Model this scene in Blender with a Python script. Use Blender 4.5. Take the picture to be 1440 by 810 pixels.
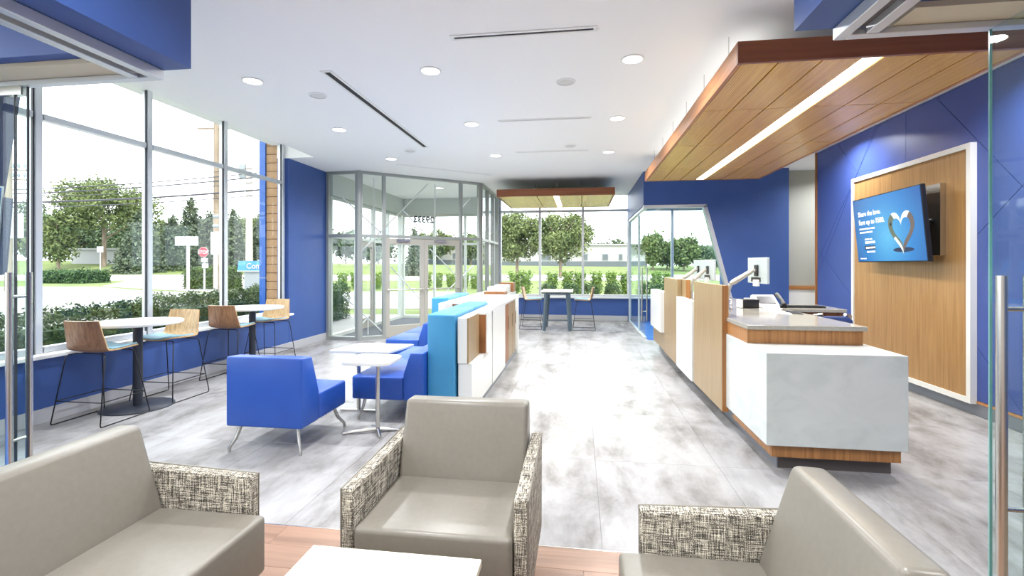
import bpy, bmesh, math, random
import numpy as np
from mathutils import Vector, Matrix
random.seed(7); rng = np.random.default_rng(7)
R = math.radians
scene = bpy.context.scene
for o in list(bpy.data.objects): bpy.data.objects.remove(o)
COL = scene.collection

# ------------------------------------------------------------------ camera
cd = bpy.data.cameras.new('camera'); cam = bpy.data.objects.new('camera', cd); COL.objects.link(cam)
YAW = math.atan(95/680.)
cam.location = (0, 0, 1.52); cam.rotation_euler = (R(90), 0, YAW)
cd.sensor_width = 36; cd.lens = 17.0; cd.shift_y = -33/1440.; cd.clip_start = .02; cd.clip_end = 1500
scene.camera = cam
# ------------------------------------------------------------------ view, world, sun
vs = scene.view_settings
vs.view_transform = 'Standard'; vs.look = 'None'; vs.gamma = 1; vs.use_curve_mapping = False; vs.exposure = 0.36
w = bpy.data.worlds.new('world'); scene.world = w; w.use_nodes = True
bg = w.node_tree.nodes['Background']; bg.inputs[0].default_value = (.93, .965, 1, 1); bg.inputs[1].default_value = 3.5
sl = bpy.data.lights.new('sun', 'SUN'); sl.energy = 2.6; sl.angle = R(3); sl.color = (1, .95, .86)
sun = bpy.data.objects.new('sun', sl); COL.objects.link(sun)
sun.rotation_euler = Vector((-.42, .62, -.9)).to_track_quat('-Z', 'Y').to_euler()
LAMP = 38.0      # watts of one ceiling downlight

# ------------------------------------------------------------------ materials
def mat(name, col, rough=.5, metal=0., spec=.5, emit=None, estr=0., coat=0.):
    m = bpy.data.materials.new(name); m.use_nodes = True
    b = m.node_tree.nodes['Principled BSDF']
    b.inputs['Base Color'].default_value = (*col, 1); b.inputs['Roughness'].default_value = rough
    b.inputs['Metallic'].default_value = metal; b.inputs['Specular IOR Level'].default_value = spec
    b.inputs['Coat Weight'].default_value = coat
    if emit: b.inputs['Emission Color'].default_value = (*emit, 1); b.inputs['Emission Strength'].default_value = estr
    return m
def s2l(r, g, b):
    f = lambda c: (c/255/12.92) if c/255 <= .04045 else ((c/255+.055)/1.055)**2.4
    return (f(r), f(g), f(b))
def coords(nt, scale, world=False):
    if world:
        t = nt.nodes.new('ShaderNodeNewGeometry'); out = t.outputs['Position']
    else:
        t = nt.nodes.new('ShaderNodeTexCoord'); out = t.outputs['Object']
    mp = nt.nodes.new('ShaderNodeMapping'); mp.inputs['Scale'].default_value = scale
    nt.links.new(out, mp.inputs['Vector']); return mp.outputs['Vector'], mp
def ramp(nt, fac, stops):
    r = nt.nodes.new('ShaderNodeValToRGB'); nt.links.new(fac, r.inputs['Fac'])
    e = r.color_ramp.elements
    while len(e) < len(stops): e.new(.5)
    for k, (p, c) in enumerate(stops): e[k].position = p; e[k].color = (*c, 1)
    return r.outputs['Color']
def noise(nt, vec, scale=1., detail=4., rough=.55, dist=0.):
    n = nt.nodes.new('ShaderNodeTexNoise'); nt.links.new(vec, n.inputs['Vector'])
    n.inputs['Scale'].default_value = scale; n.inputs['Detail'].default_value = detail
    n.inputs['Roughness'].default_value = rough; n.inputs['Distortion'].default_value = dist
    return n.outputs['Fac']
def nmat(name, stops, scale=(1, 1, 1), detail=4., rough=.5, world=False, bump=0., spec=.5, dist=0., coat=0.):
    m = mat(name, stops[0][1], rough, spec=spec, coat=coat); nt = m.node_tree; b = nt.nodes['Principled BSDF']
    v, _ = coords(nt, scale, world); f = noise(nt, v, 1., detail, dist=dist)
    nt.links.new(ramp(nt, f, stops), b.inputs['Base Color'])
    if bump:
        bp = nt.nodes.new('ShaderNodeBump'); bp.inputs['Strength'].default_value = bump; bp.inputs['Distance'].default_value = .01
        nt.links.new(f, bp.inputs['Height']); nt.links.new(bp.outputs['Normal'], b.inputs['Normal'])
    return m
def wood(name, dark, light, axis='Z', rough=.4, fine=1., rand=False):
    """streaked veneer, grain along one axis"""
    sc = [34*fine]*3; sc['XYZ'.index(axis)] = 1.1*fine
    m = mat(name, light, rough); nt = m.node_tree; b = nt.nodes['Principled BSDF']
    v, mp = coords(nt, sc)
    if rand:
        oi = nt.nodes.new('ShaderNodeObjectInfo'); mm = nt.nodes.new('ShaderNodeMath'); mm.operation = 'MULTIPLY'
        mm.inputs[1].default_value = 37; nt.links.new(oi.outputs['Random'], mm.inputs[0])
        cb = nt.nodes.new('ShaderNodeCombineXYZ')
        for k in range(3): nt.links.new(mm.outputs[0], cb.inputs[k])
        nt.links.new(cb.outputs[0], mp.inputs['Location'])
    f = noise(nt, v, 1., 5., .6, .4)
    nt.links.new(ramp(nt, f, [(.3, dark), (.55, light), (.75, tuple(min(1, c*1.15) for c in light))]), b.inputs['Base Color'])
    return m
def glass(name, tint=(1, 1, 1), ior=1.45, gain=1.0):
    m = bpy.data.materials.new(name); m.use_nodes = True; nt = m.node_tree; nt.nodes.clear()
    out = nt.nodes.new('ShaderNodeOutputMaterial'); mx = nt.nodes.new('ShaderNodeMixShader')
    tr = nt.nodes.new('ShaderNodeBsdfTransparent'); tr.inputs[0].default_value = (*tint, 1)
    gl = nt.nodes.new('ShaderNodeBsdfGlossy'); gl.inputs['Roughness'].default_value = .02; gl.inputs[0].default_value = (.9, .95, 1, 1)
    lw = nt.nodes.new('ShaderNodeLayerWeight'); lw.inputs[0].default_value = .5      # facing: the same from both sides of the pane
    pw = nt.nodes.new('ShaderNodeMath'); pw.operation = 'POWER'; pw.inputs[1].default_value = 5
    mu = nt.nodes.new('ShaderNodeMath'); mu.operation = 'MULTIPLY_ADD'; mu.inputs[1].default_value = .55*gain; mu.inputs[2].default_value = .022*gain
    nt.links.new(lw.outputs['Facing'], pw.inputs[0]); nt.links.new(pw.outputs[0], mu.inputs[0]); nt.links.new(mu.outputs[0], mx.inputs[0])
    nt.links.new(tr.outputs[0], mx.inputs[1]); nt.links.new(gl.outputs[0], mx.inputs[2]); nt.links.new(mx.outputs[0], out.inputs[0])
    return m
M = {}
M['blue_wall'] = nmat('blue_wall_paint', [(.3, s2l(53, 83, 147)), (.7, s2l(56, 87, 152))], (3, 3, 3), rough=.45)
M['blue_panel'] = nmat('blue_wall_panel', [(.3, s2l(62, 82, 147)), (.7, s2l(66, 86, 153))], (2, 2, 2), rough=.38)
M['white_ceil'] = mat('ceiling_white', (.95, .95, .94), .8)
M['white'] = mat('white_paint', (.86, .86, .84), .5)
M['white_wall'] = mat('white_wall_paint', (.8, .8, .78), .7)
M['black_slot'] = mat('slot_black', (.006, .006, .008), .6)
M['speaker'] = mat('speaker_grille', (.66, .66, .64), .7)
M['lamp'] = mat('lamp_lens', (1, 1, 1), .4, emit=(1, .98, .95), estr=4.)
M['strip'] = mat('strip_lens', (1, 1, 1), .4, emit=(1, .93, .78), estr=3.2)
M['alu'] = mat('window_aluminium', (.66, .69, .72), .35, .55)
M['alu_dark'] = mat('gasket_dark', (.03, .035, .045), .5)
M['steel'] = mat('brushed_steel', (.62, .61, .58), .25, 1.)
M['door_paint'] = mat('door_frame_taupe', s2l(172, 168, 158), .45)
M['vest_grey'] = mat('vestibule_grey', s2l(205, 212, 205), .6)
M['vest_frame'] = mat('storefront_frame', s2l(160, 164, 160), .4, .3)
M['rod'] = mat('white_rod', (.8, .82, .82), .4)
M['glass'] = glass('window_glass', (.985, .995, .99), 1.4, .8)
M['glass_green'] = glass('office_glass', (.9, .97, .955), 1.5, 1.1)
M['glass_edge'] = mat('glass_edge', s2l(120, 170, 165), .15)
M['decal'] = mat('decal_grey', s2l(40, 48, 52), .5)
M['base_grey'] = mat('baseboard_grey', s2l(176, 176, 180), .45)
M['toe'] = mat('toe_kick', s2l(88, 82, 80), .5)
M['toe_metal'] = mat('toe_kick_metal', s2l(140, 145, 155), .35, .5)
M['laminate'] = mat('white_laminate', (.74, .75, .73), .25)
M['quartz'] = nmat('white_quartz', [(.35, (.50, .54, .525)), (.5, (.55, .585, .57)), (.7, (.58, .615, .60))], (3, 3, 5), 9., .18, dist=1.2)
M['worktop'] = nmat('grey_worktop', [(.3, s2l(150, 147, 138)), (.7, s2l(165, 161, 152))], (60, 60, 60), rough=.12)
M['oak'] = wood('light_oak_veneer', s2l(138, 114, 79), s2l(153, 129, 93), 'Z', .35, 1.6)
M['oak_edge'] = wood('warm_oak_edge', s2l(131, 85, 45), s2l(165, 116, 68), 'Z', .4)
M['walnut'] = wood('warm_walnut_veneer', s2l(108, 64, 33), s2l(149, 97, 55), 'Z', .4)
M['oak_h'] = wood('warm_oak_band', s2l(150, 98, 52), s2l(190, 132, 80), 'X', .4)
M['canopy_face'] = wood('canopy_fascia', s2l(118, 66, 38), s2l(138, 80, 48), 'X', .4, .9)
M['canopy_side'] = wood('canopy_side_fascia', s2l(159, 101, 59), s2l(186, 128, 83), 'Y', .4, .6)
M['feature'] = wood('feature_panel_veneer', s2l(146, 108, 64), s2l(166, 129, 82), 'Z', .35, 1.3)
M['stool_wood'] = wood('stool_ash', s2l(158, 123, 80), s2l(195, 163, 117), 'Z', .35, 1.2, True)
M['stool_back'] = wood('stool_walnut', s2l(114, 79, 55), s2l(152, 114, 84), 'Z', .35, 1.2, True)
M['plank'] = wood('lounge_plank', s2l(122, 92, 72), s2l(146, 113, 91), 'X', .35, .55, True)
M['black_rod'] = mat('black_wire', (.012, .012, .014), .35, .3)
M['table_dark'] = mat('dark_table_post', s2l(42, 46, 56), .4)
M['slate'] = mat('slate_table_frame', s2l(88, 104, 116), .45)
M['pad'] = mat('seat_pad_light_blue', s2l(135, 181, 201), .6)
M['blue_vinyl'] = nmat('royal_blue_vinyl', [(.3, s2l(34, 76, 163)), (.7, s2l(37, 81, 168))], (5, 5, 5), rough=.38)
M['cyan'] = nmat('cyan_vinyl', [(.3, s2l(53, 132, 179)), (.7, s2l(58, 139, 185))], (4, 4, 4), rough=.42)
M['taupe'] = nmat('taupe_vinyl', [(.3, s2l(116, 111, 101)), (.7, s2l(121, 116, 106))], (40, 40, 40), rough=.33)
M['cream'] = mat('cream_laminate', s2l(223, 216, 197), .3)
M['monitor'] = mat('monitor_back', s2l(190, 200, 200), .3, .3)
M['plastic_black'] = mat('black_plastic', (.01, .01, .012), .35)
M['plastic_white'] = mat('white_plastic', (.75, .76, .76), .35)
M['paper'] = mat('paper', (.82, .84, .86), .7)
M['grey_wall'] = mat('grey_wallcover', s2l(168, 168, 160), .8)
M['tan_soffit'] = mat('tan_soffit', s2l(206, 196, 168), .6)
M['carpet'] = nmat('blue_carpet', [(.35, s2l(28, 70, 150)), (.65, s2l(70, 130, 205))], (3, 30, 3), 5., .95, True)
M['mat_dark'] = nmat('entrance_mat', [(.3, s2l(70, 74, 80)), (.7, s2l(96, 100, 106))], (60, 60, 60), rough=.95)
M['navy'] = mat('navy_paint', s2l(44, 54, 96), .5)
M['poster_blue'] = mat('poster_blue', s2l(50, 110, 205), .4)
# floor tiles: pale streaky marbled vinyl, each tile shifted
def floor_mat():
    m = mat('marbled_floor', (.6, .6, .6), .2, spec=.05); nt = m.node_tree; b = nt.nodes['Principled BSDF']
    v, mp = coords(nt, (1.7, .8, 1), True)
    oi = nt.nodes.new('ShaderNodeObjectInfo'); mm = nt.nodes.new('ShaderNodeMath'); mm.operation = 'MULTIPLY'; mm.inputs[1].default_value = .55
    nt.links.new(oi.outputs['Random'], mm.inputs[0]); cb = nt.nodes.new('ShaderNodeCombineXYZ')
    nt.links.new(mm.outputs[0], cb.inputs[0]); nt.links.new(cb.outputs[0], mp.inputs['Location'])
    f1 = noise(nt, v, 1.5, 9., .66, .25)
    c = ramp(nt, f1, [(.30, s2l(106, 102, 100)), (.43, s2l(139, 137, 136)), (.55, s2l(159, 158, 158)), (.75, s2l(172, 172, 173))])
    v2, _ = coords(nt, (7, 1.1, 1), True); f2 = noise(nt, v2, 1., 7., .65, .6)
    mix = nt.nodes.new('ShaderNodeMix'); mix.data_type = 'RGBA'; mix.blend_type = 'MULTIPLY'; mix.inputs[0].default_value = .3
    nt.links.new(c, mix.inputs[6]); nt.links.new(ramp(nt, f2, [(.35, (.66, .63, .61)), (.6, (1, 1, 1))]), mix.inputs[7])
    nt.links.new(mix.outputs[2], b.inputs['Base Color'])
    rr = nt.nodes.new('ShaderNodeMapRange'); rr.inputs['To Min'].default_value = .2; rr.inputs['To Max'].default_value = .3
    nt.links.new(f1, rr.inputs['Value']); nt.links.new(rr.outputs[0], b.inputs['Roughness'])
    return m
M['floor'] = floor_mat()
def tweed():
    m = mat('tweed_fabric', (.4, .38, .33), .9); nt = m.node_tree; b = nt.nodes['Principled BSDF']
    acc = None
    for sc in ((330, 16, 330), (330, 330, 16), (16, 330, 330)):
        v, _ = coords(nt, sc); f = noise(nt, v, 1., 1.)
        if acc is None: acc = f
        else:
            mx = nt.nodes.new('ShaderNodeMath'); mx.operation = 'ADD'; nt.links.new(acc, mx.inputs[0]); nt.links.new(f, mx.inputs[1]); acc = mx.outputs[0]
    hf = nt.nodes.new('ShaderNodeMath'); hf.operation = 'MULTIPLY'; hf.inputs[1].default_value = 1/3.; nt.links.new(acc, hf.inputs[0])
    nt.links.new(ramp(nt, hf.outputs[0], [(.42, s2l(40, 38, 36)), (.5, s2l(112, 106, 94)), (.58, s2l(226, 218, 200))]), b.inputs['Base Color'])
    return m
M['tweed'] = tweed()
def canopy_panel_mat():
    m = wood('canopy_slat_panel', s2l(212, 158, 74), s2l(224, 172, 86), 'Y', .17, 1.0, True); nt = m.node_tree; b = nt.nodes['Principled BSDF']
    v, _ = coords(nt, (1, 1, 1), True); wv = nt.nodes.new('ShaderNodeTexWave'); wv.bands_direction = 'X'; wv.inputs['Scale'].default_value = 16
    nt.links.new(v, wv.inputs['Vector']); bp = nt.nodes.new('ShaderNodeBump'); bp.inputs['Strength'].default_value = .45; bp.inputs['Distance'].default_value = .005
    nt.links.new(wv.outputs['Fac'], bp.inputs['Height']); nt.links.new(bp.outputs['Normal'], b.inputs['Normal'])
    return m
M['canopy_panel'] = canopy_panel_mat()
M['grass'] = nmat('lawn', [(.3, s2l(86, 104, 47)), (.7, s2l(110, 122, 66))], (.35, .35, .35), 6., .95, True)
M['asphalt'] = nmat('pale_asphalt', [(.3, s2l(132, 132, 132)), (.7, s2l(148, 147, 145))], (.8, .8, .8), 6., .9, True)
M['concrete'] = nmat('concrete_road', [(.3, s2l(149, 149, 146)), (.7, s2l(165, 163, 160))], (.6, .6, .6), 6., .9, True)
def leafmat(name, a, b_, sc=.5):
    m = nmat(name, [(.3, a), (.7, b_)], (sc, sc, sc), 3., .8, True)
    return m
M['leaf_a'] = leafmat('leaf_green', s2l(76, 95, 52), s2l(119, 131, 81))
M['leaf_b'] = leafmat('leaf_deep', s2l(64, 85, 59), s2l(98, 114, 81))
M['leaf_c'] = leafmat('leaf_pine', s2l(58, 75, 58), s2l(95, 107, 81), 1.)
M['leaf_d'] = leafmat('leaf_hedge', s2l(49, 69, 34), s2l(86, 107, 54), 6.)
M['leaf_e'] = leafmat('leaf_boxwood', s2l(39, 66, 35), s2l(71, 100, 54), 6.)
M['leaf_y'] = leafmat('leaf_upright', s2l(80, 112, 44), s2l(126, 151, 66), 5.)
M['bark'] = nmat('bark', [(.3, s2l(104, 92, 78)), (.7, s2l(140, 126, 110))], (4, 4, .6), rough=.9)
M['pole_wood'] = nmat('utility_pole_wood', [(.3, s2l(117, 102, 86)), (.7, s2l(144, 131, 115))], (6, 6, .5), rough=.9)
M['pole_pale'] = nmat('weathered_pole', [(.3, s2l(165, 156, 146)), (.7, s2l(187, 180, 172))], (6, 6, .5), rough=.9)
M['wire'] = mat('wire_black', (.05, .05, .06), .6)
M['sign_white'] = mat('sign_white', (.36, .37, .38), .5)
M['sign_red'] = mat('sign_red', s2l(168, 37, 51), .45)
M['kiosk_blue'] = mat('kiosk_blue', s2l(58, 126, 185), .4)
M['kiosk_grey'] = mat('kiosk_grey', s2l(126, 134, 138), .5)
M['pillar_blue'] = mat('pillar_blue', s2l(32, 92, 177), .35)
M['pillar_tan'] = nmat('tan_block', [(.3, s2l(156, 122, 86)), (.7, s2l(172, 139, 104))], (9, 9, 9), rough=.8)
M['mortar'] = mat('mortar', s2l(120, 90, 64), .9)
M['build_white'] = mat('pale_building', (.4, .4, .39), .7)
M['build_dark'] = mat('dark_base', s2l(90, 98, 104), .6)

# ------------------------------------------------------------------ mesh helpers
class MB:
    def __init__(s): s.bm = bmesh.new()
    def box(s, x0, x1, y0, y1, z0, z1, bev=0., seg=2):
        r = bmesh.ops.create_cube(s.bm, size=1); vs_ = r['verts']
        for v in vs_:
            v.co = Vector((x0 if v.co.x < 0 else x1, y0 if v.co.y < 0 else y1, z0 if v.co.z < 0 else z1))
        if bev > 0:
            es = list({e for v in vs_ for e in v.link_edges})
            bmesh.ops.bevel(s.bm, geom=es, offset=bev, segments=seg, profile=.5, affect='EDGES', clamp_overlap=True)
        return s
    def prism(s, pts, axis, a0, a1, bev=0., seg=2):
        """polygon pts (2-D in the two other axes, order kept) extruded along axis"""
        def P(p, a):
            if axis == 'X': return (a, p[0], p[1])
            if axis == 'Y': return (p[0], a, p[1])
            return (p[0], p[1], a)
        A = [s.bm.verts.new(P(p, a0)) for p in pts]; B = [s.bm.verts.new(P(p, a1)) for p in pts]
        n = len(pts); fs = [s.bm.faces.new(A), s.bm.faces.new(B)]
        for i in range(n): fs.append(s.bm.faces.new((A[i], A[(i+1) % n], B[(i+1) % n], B[i])))
        bmesh.ops.recalc_face_normals(s.bm, faces=fs)
        if bev > 0:
            es = list({e for f in fs for e in f.edges})
            bmesh.ops.bevel(s.bm, geom=es, offset=bev, segments=seg, profile=.5, affect='EDGES', clamp_overlap=True)
        return s
    def tube(s, pts, r, n=8, closed=False):
        pts = [Vector(p) for p in pts]; rings = []
        m = len(pts); rr = r if isinstance(r, (list, tuple)) else [r]*m
        prev = None
        for i, p in enumerate(pts):
            if closed: t = (pts[(i+1) % m]-pts[i-1]).normalized()
            elif i == 0: t = (pts[1]-p).normalized()
            elif i == m-1: t = (p-pts[-2]).normalized()
            else: t = ((pts[i+1]-p).normalized()+(p-pts[i-1]).normalized()).normalized()
            up = prev if prev is not None else (Vector((0, 0, 1)) if abs(t.z) < .9 else Vector((1, 0, 0)))
            u = (up-t*up.dot(t)).normalized(); v = t.cross(u); prev = u
            rings.append([s.bm.verts.new(p+(u*math.cos(2*math.pi*k/n)+v*math.sin(2*math.pi*k/n))*rr[i]) for k in range(n)])
        for i in range(m if closed else m-1):
            a, b = rings[i], rings[(i+1) % m]
            for k in range(n): s.bm.faces.new((a[k], a[(k+1) % n], b[(k+1) % n], b[k]))
        if not closed:
            s.bm.faces.new(rings[0][::-1]); s.bm.faces.new(rings[-1])
        return s
    def lathe(s, prof, n=32, c=(0, 0)):
        rings = []
        for r, z in prof:
            rings.append([s.bm.verts.new((c[0]+r*math.cos(2*math.pi*k/n), c[1]+r*math.sin(2*math.pi*k/n), z)) for k in range(n)])
        for a, b in zip(rings, rings[1:]):
            for k in range(n): s.bm.faces.new((a[k], a[(k+1) % n], b[(k+1) % n], b[k]))
        s.bm.faces.new(rings[0][::-1]); s.bm.faces.new(rings[-1]); return s
    def grid_sheet(s, P, th):
        """closed thin shell from a grid of points P[i][j]; thickened along normals by th"""
        ni, nj = len(P), len(P[0]); V = [[Vector(p) for p in row] for row in P]; N = []
        for i in range(ni):
            row = []
            for j in range(nj):
                du = V[min(i+1, ni-1)][j]-V[max(i-1, 0)][j]; dv = V[i][min(j+1, nj-1)]-V[i][max(j-1, 0)]
                row.append(du.cross(dv).normalized())
            N.append(row)
        A = [[s.bm.verts.new(V[i][j]) for j in range(nj)] for i in range(ni)]
        B = [[s.bm.verts.new(V[i][j]+N[i][j]*th) for j in range(nj)] for i in range(ni)]
        for i in range(ni-1):
            for j in range(nj-1):
                s.bm.faces.new((A[i][j], A[i][j+1], A[i+1][j+1], A[i+1][j])); s.bm.faces.new((B[i][j], B[i+1][j], B[i+1][j+1], B[i][j+1]))
        bd = [(i, 0) for i in range(ni)]+[(ni-1, j) for j in range(1, nj)]+[(i, nj-1) for i in range(ni-2, -1, -1)]+[(0, j) for j in range(nj-2, 0, -1)]
        for k in range(len(bd)):
            a, b = bd[k], bd[(k+1) % len(bd)]
            s.bm.faces.new((A[a[0]][a[1]], A[b[0]][b[1]], B[b[0]][b[1]], B[a[0]][a[1]]))
        return s
ORG = {}
def org(p): return ORG.get(p.name, Vector((0, 0, 0))) if p else Vector((0, 0, 0))
def finish(o, parent):
    COL.objects.link(o)
    if parent: o.parent = parent
    return o
def obj(name, mb, m, parent=None, smooth=None):
    """mesh given in world coordinates; stored relative to the parent thing's origin"""
    bm = mb.bm; bmesh.ops.recalc_face_normals(bm, faces=bm.faces)
    o0 = org(parent)
    if o0.length: bmesh.ops.translate(bm, verts=bm.verts, vec=-o0)
    me = bpy.data.meshes.new(name); bm.to_mesh(me); bm.free()
    me.materials.append(M[m] if isinstance(m, str) else m)
    if smooth is not None:
        me.shade_smooth(); me.set_sharp_from_angle(angle=R(smooth))
    o = bpy.data.objects.new(name, me); finish(o, parent); ORG[o.name] = o0.copy(); return o
def tag(o, label, cat, group=None):
    o['label'] = label; o['category'] = cat
    if group: o['group'] = group
    return o
def thing(name, label, cat, loc=(0, 0, 0), group=None):
    o = bpy.data.objects.new(name, None); o.location = loc; o.empty_display_size = .1; COL.objects.link(o); ORG[o.name] = Vector(loc)
    return tag(o, label, cat, group)
def struct(name, mb, m, parent=None, smooth=None):
    o = obj(name, mb, m, parent, smooth)
    if not parent: o['kind'] = 'structure'
    return o
def sempty(name):
    o = bpy.data.objects.new(name, None); COL.objects.link(o); ORG[o.name] = Vector((0, 0, 0)); o['kind'] = 'structure'; return o
def dup(root, loc, rz, label):
    r = root.copy(); COL.objects.link(r); r.location = loc; r.rotation_euler = (0, 0, rz); r['label'] = label
    for ch in list(root.children):
        c = ch.copy(); COL.objects.link(c); c.parent = r
        for g in list(ch.children):
            d = g.copy(); COL.objects.link(d); d.parent = c
    return r
def B(*a, **k): return MB().box(*a, **k)
def text(name, body, size, m, parent, mw, extrude=.002, align='LEFT', bold=0.):
    c = bpy.data.curves.new(name, 'FONT'); c.body = body; c.size = size; c.extrude = extrude; c.align_x = align; c.offset = bold
    tmp = bpy.data.objects.new('tmp', c); me = bpy.data.meshes.new_from_object(tmp); me.name = name
    bpy.data.objects.remove(tmp); me.materials.clear(); me.materials.append(M[m] if isinstance(m, str) else m)
    o = bpy.data.objects.new(name, me); COL.objects.link(o); o.parent = parent
    o.matrix_local = Matrix.Translation(-org(parent)) @ mw
    return o
def frame_mw(o, ex, ey):
    ex = Vector(ex).normalized(); ey = Vector(ey).normalized(); ez = ex.cross(ey)
    m = Matrix((ex, ey, ez)).transposed().to_4x4(); m.translation = Vector(o); return m

# ================================================================== SETTING
ZC = 3.40
XW, XR, YB = -5.1, 3.95, 13.3
# sub floor and tiles
fl = struct('floor', B(-5.35, 5.9, -3.2, 13.6, -.2, -.006), 'toe_metal')
def mesh_tile(name, sx, sy, m):
    mb = MB().box(-sx/2, sx/2, -sy/2, sy/2, -.0059, 0, bev=.0012, seg=1)
    me = bpy.data.meshes.new(name); mb.bm.to_mesh(me); mb.bm.free(); me.materials.append(M[m]); return me
def lay(me, name, x, y, parent):
    o = bpy.data.objects.new(name, me); o.location = (x, y, 0); o.parent = parent; COL.objects.link(o)
TX, TY = .914, 1.2
cache = {}
ycuts = [2.612+TY*k for k in range(10)]+[YB]
xcuts = [XW]+[-4.45+TX*k for k in range(10)]+[XR]
xcuts = [x for x in xcuts if x <= XR]
if xcuts[-1]-xcuts[-2] < .05: xcuts.pop(-2)
ycuts = [y for y in ycuts if y <= YB]
for i in range(len(xcuts)-1):
    for j in range(len(ycuts)-1):
        x0, x1, y0, y1 = xcuts[i], xcuts[i+1], ycuts[j], ycuts[j+1]
        if x0 > 1.35 and y0 > 10.0: continue
        if x1 > 1.35 and x0 < 1.35 and y0 > 10.0: x1 = 1.35
        key = (round(x1-x0, 3), round(y1-y0, 3))
        if key not in cache: cache[key] = mesh_tile('tile', key[0]-.0016, key[1]-.0016, 'floor')
        lay(cache[key], 'tile', (x0+x1)/2, (y0+y1)/2, fl)
# lounge planks, rows along X
PW = .184; k = 0; pc = {}
y1 = 2.610
while y1 > -.2:
    x = -2.9-.37*((k*5) % 3)
    while x < 3.95:
        x0, x1 = max(x, -2.9), min(x+1.22, 3.95); key = round(x1-x0, 3)
        if key > .03:
            if key not in pc: pc[key] = mesh_tile('plank', key-.001, PW-.001, 'plank')
            lay(pc[key], 'plank', (x0+x1)/2, y1-PW/2, fl)
        x += 1.22
    y1 -= PW; k += 1
struct('floor_lounge_rear', B(-5.1, 3.95, -3.2, y1-.002, -.0059, -.0005), 'plank')
struct('floor_side', B(-5.1, -2.902, y1, 2.610, -.0059, -.0005), 'carpet')
struct('trim_1', B(-5.05, 3.93, 2.606, 2.6125, -.004, .0015), 'steel')
struct('floor_office', B(1.36, 3.95, 10.02, 13.3, -.0059, .002), 'carpet')
struct('floor_corridor', B(3.955, 5.9, 8.7, 10.4, -.0059, 0), 'floor')

# ceiling: main field, raised pocket along the windows
struct('ceiling', B(-4.6, 5.9, -3.2, 13.4, ZC, ZC+.3), 'white_ceil')
struct('ceiling_edge', B(-5.3, -4.602, 7.9, 13.4, ZC, ZC+.3), 'white_ceil')
struct('ceiling_pocket', B(-5.4, -4.603, -3.2, 7.898, 3.63, 3.8), 'white_ceil')
struct('roof_deck', B(-5.6, 6.2, -3.6, 13.8, 3.82, 4.0), 'build_white')

# left wall under and beside the windows
struct('wall_left', B(-5.32, XW, -3.2, 7.93, -.15, .62), 'blue_wall')
struct('wall_left_end', B(-5.32, XW, 7.935, 9.285, -.15, 3.8), 'blue_wall')
struct('baseboard_left', B(XW+.001, XW+.016, -3.2, 9.19, .0, .14, bev=.003, seg=1), 'base_grey')
sill = struct('window_sill', B(-5.30, -5.03, -3.2, 7.985, .621, .658, bev=.006), 'white')
# left curtain wall: four glazed bays
yl = [-3.1, -1.0, .26, 1.52, 2.76, 3.98, 5.2, 6.47, 7.86]
for i in range(len(yl)-1):
    wn = sempty('window_%d' % (i+1)); a, b = yl[i], yl[i+1]
    mull = .032
    struct('mullion', B(-5.24, -5.15, a-mull, a+mull, .66, 3.63, bev=.004, seg=1), 'alu', wn)
    struct('gasket', B(-5.232, -5.2015, a+mull+.0005, a+mull+.014, .66, 3.62), 'alu_dark', wn)
    struct('gasket', B(-5.188, -5.166, a-mull-.012, a-mull-.0005, .66, 3.62), 'alu_dark', wn)
    struct('transom', B(-5.232, -5.155, a+mull+.015, b-mull-.015, 2.925, 2.985, bev=.004, seg=1), 'alu', wn)
    struct('bottom_rail', B(-5.232, -5.155, a+mull+.015, b-mull-.015, .66, .72, bev=.004, seg=1), 'alu', wn)
    struct('pane', B(-5.2, -5.19, a+mull, b-mull, .72, 2.925), 'glass', wn)
    struct('pane', B(-5.2, -5.19, a+mull, b-mull, 2.985, 3.62), 'glass', wn)
    if i == len(yl)-2:
        struct('mullion', B(-5.24, -5.15, b-mull, b+mull, .66, 3.63, bev=.004, seg=1), 'alu', wn)
        struct('gasket', B(-5.188, -5.166, b-mull-.012, b-mull-.0005, .66, 3.62), 'alu_dark', wn)

# right wall, corridor recess, rear walls
struct('wall_right', B(4.0, 4.2, -3.2, 8.75, 0, ZC), 'blue_wall')
struct('wall_rear', B(-5.3, 4.2, -3.4, -3.2, 0, ZC), 'white_wall')
struct('wall_corridor', B(4.03, 5.9, 10.35, 10.5, 1.10, ZC), 'grey_wall')
struct('wall_corridor_wainscot', B(4.03, 5.9, 10.33, 10.5, 0, 1.02), 'white_wall')
struct('trim_2', B(4.03, 5.9, 10.31, 10.5, 1.022, 1.098), 'oak_h')
struct('wall_corridor_end', B(5.85, 5.95, 8.6, 10.34, 0, ZC), 'grey_wall')
struct('wall_corridor_side', B(4.201, 5.9, 8.6, 8.75, 0, ZC), 'grey_wall')
struct('trim_3', B(3.93, 4.2, 8.752, 8.782, 0, ZC), 'oak_edge')
struct('baseboard_right', B(3.955, 3.999, -3.2, 8.74, 0, .125), 'toe_metal')
struct('trim_4', B(3.945, 3.999, -3.2, 8.74, .126, .15), 'oak_h')

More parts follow.
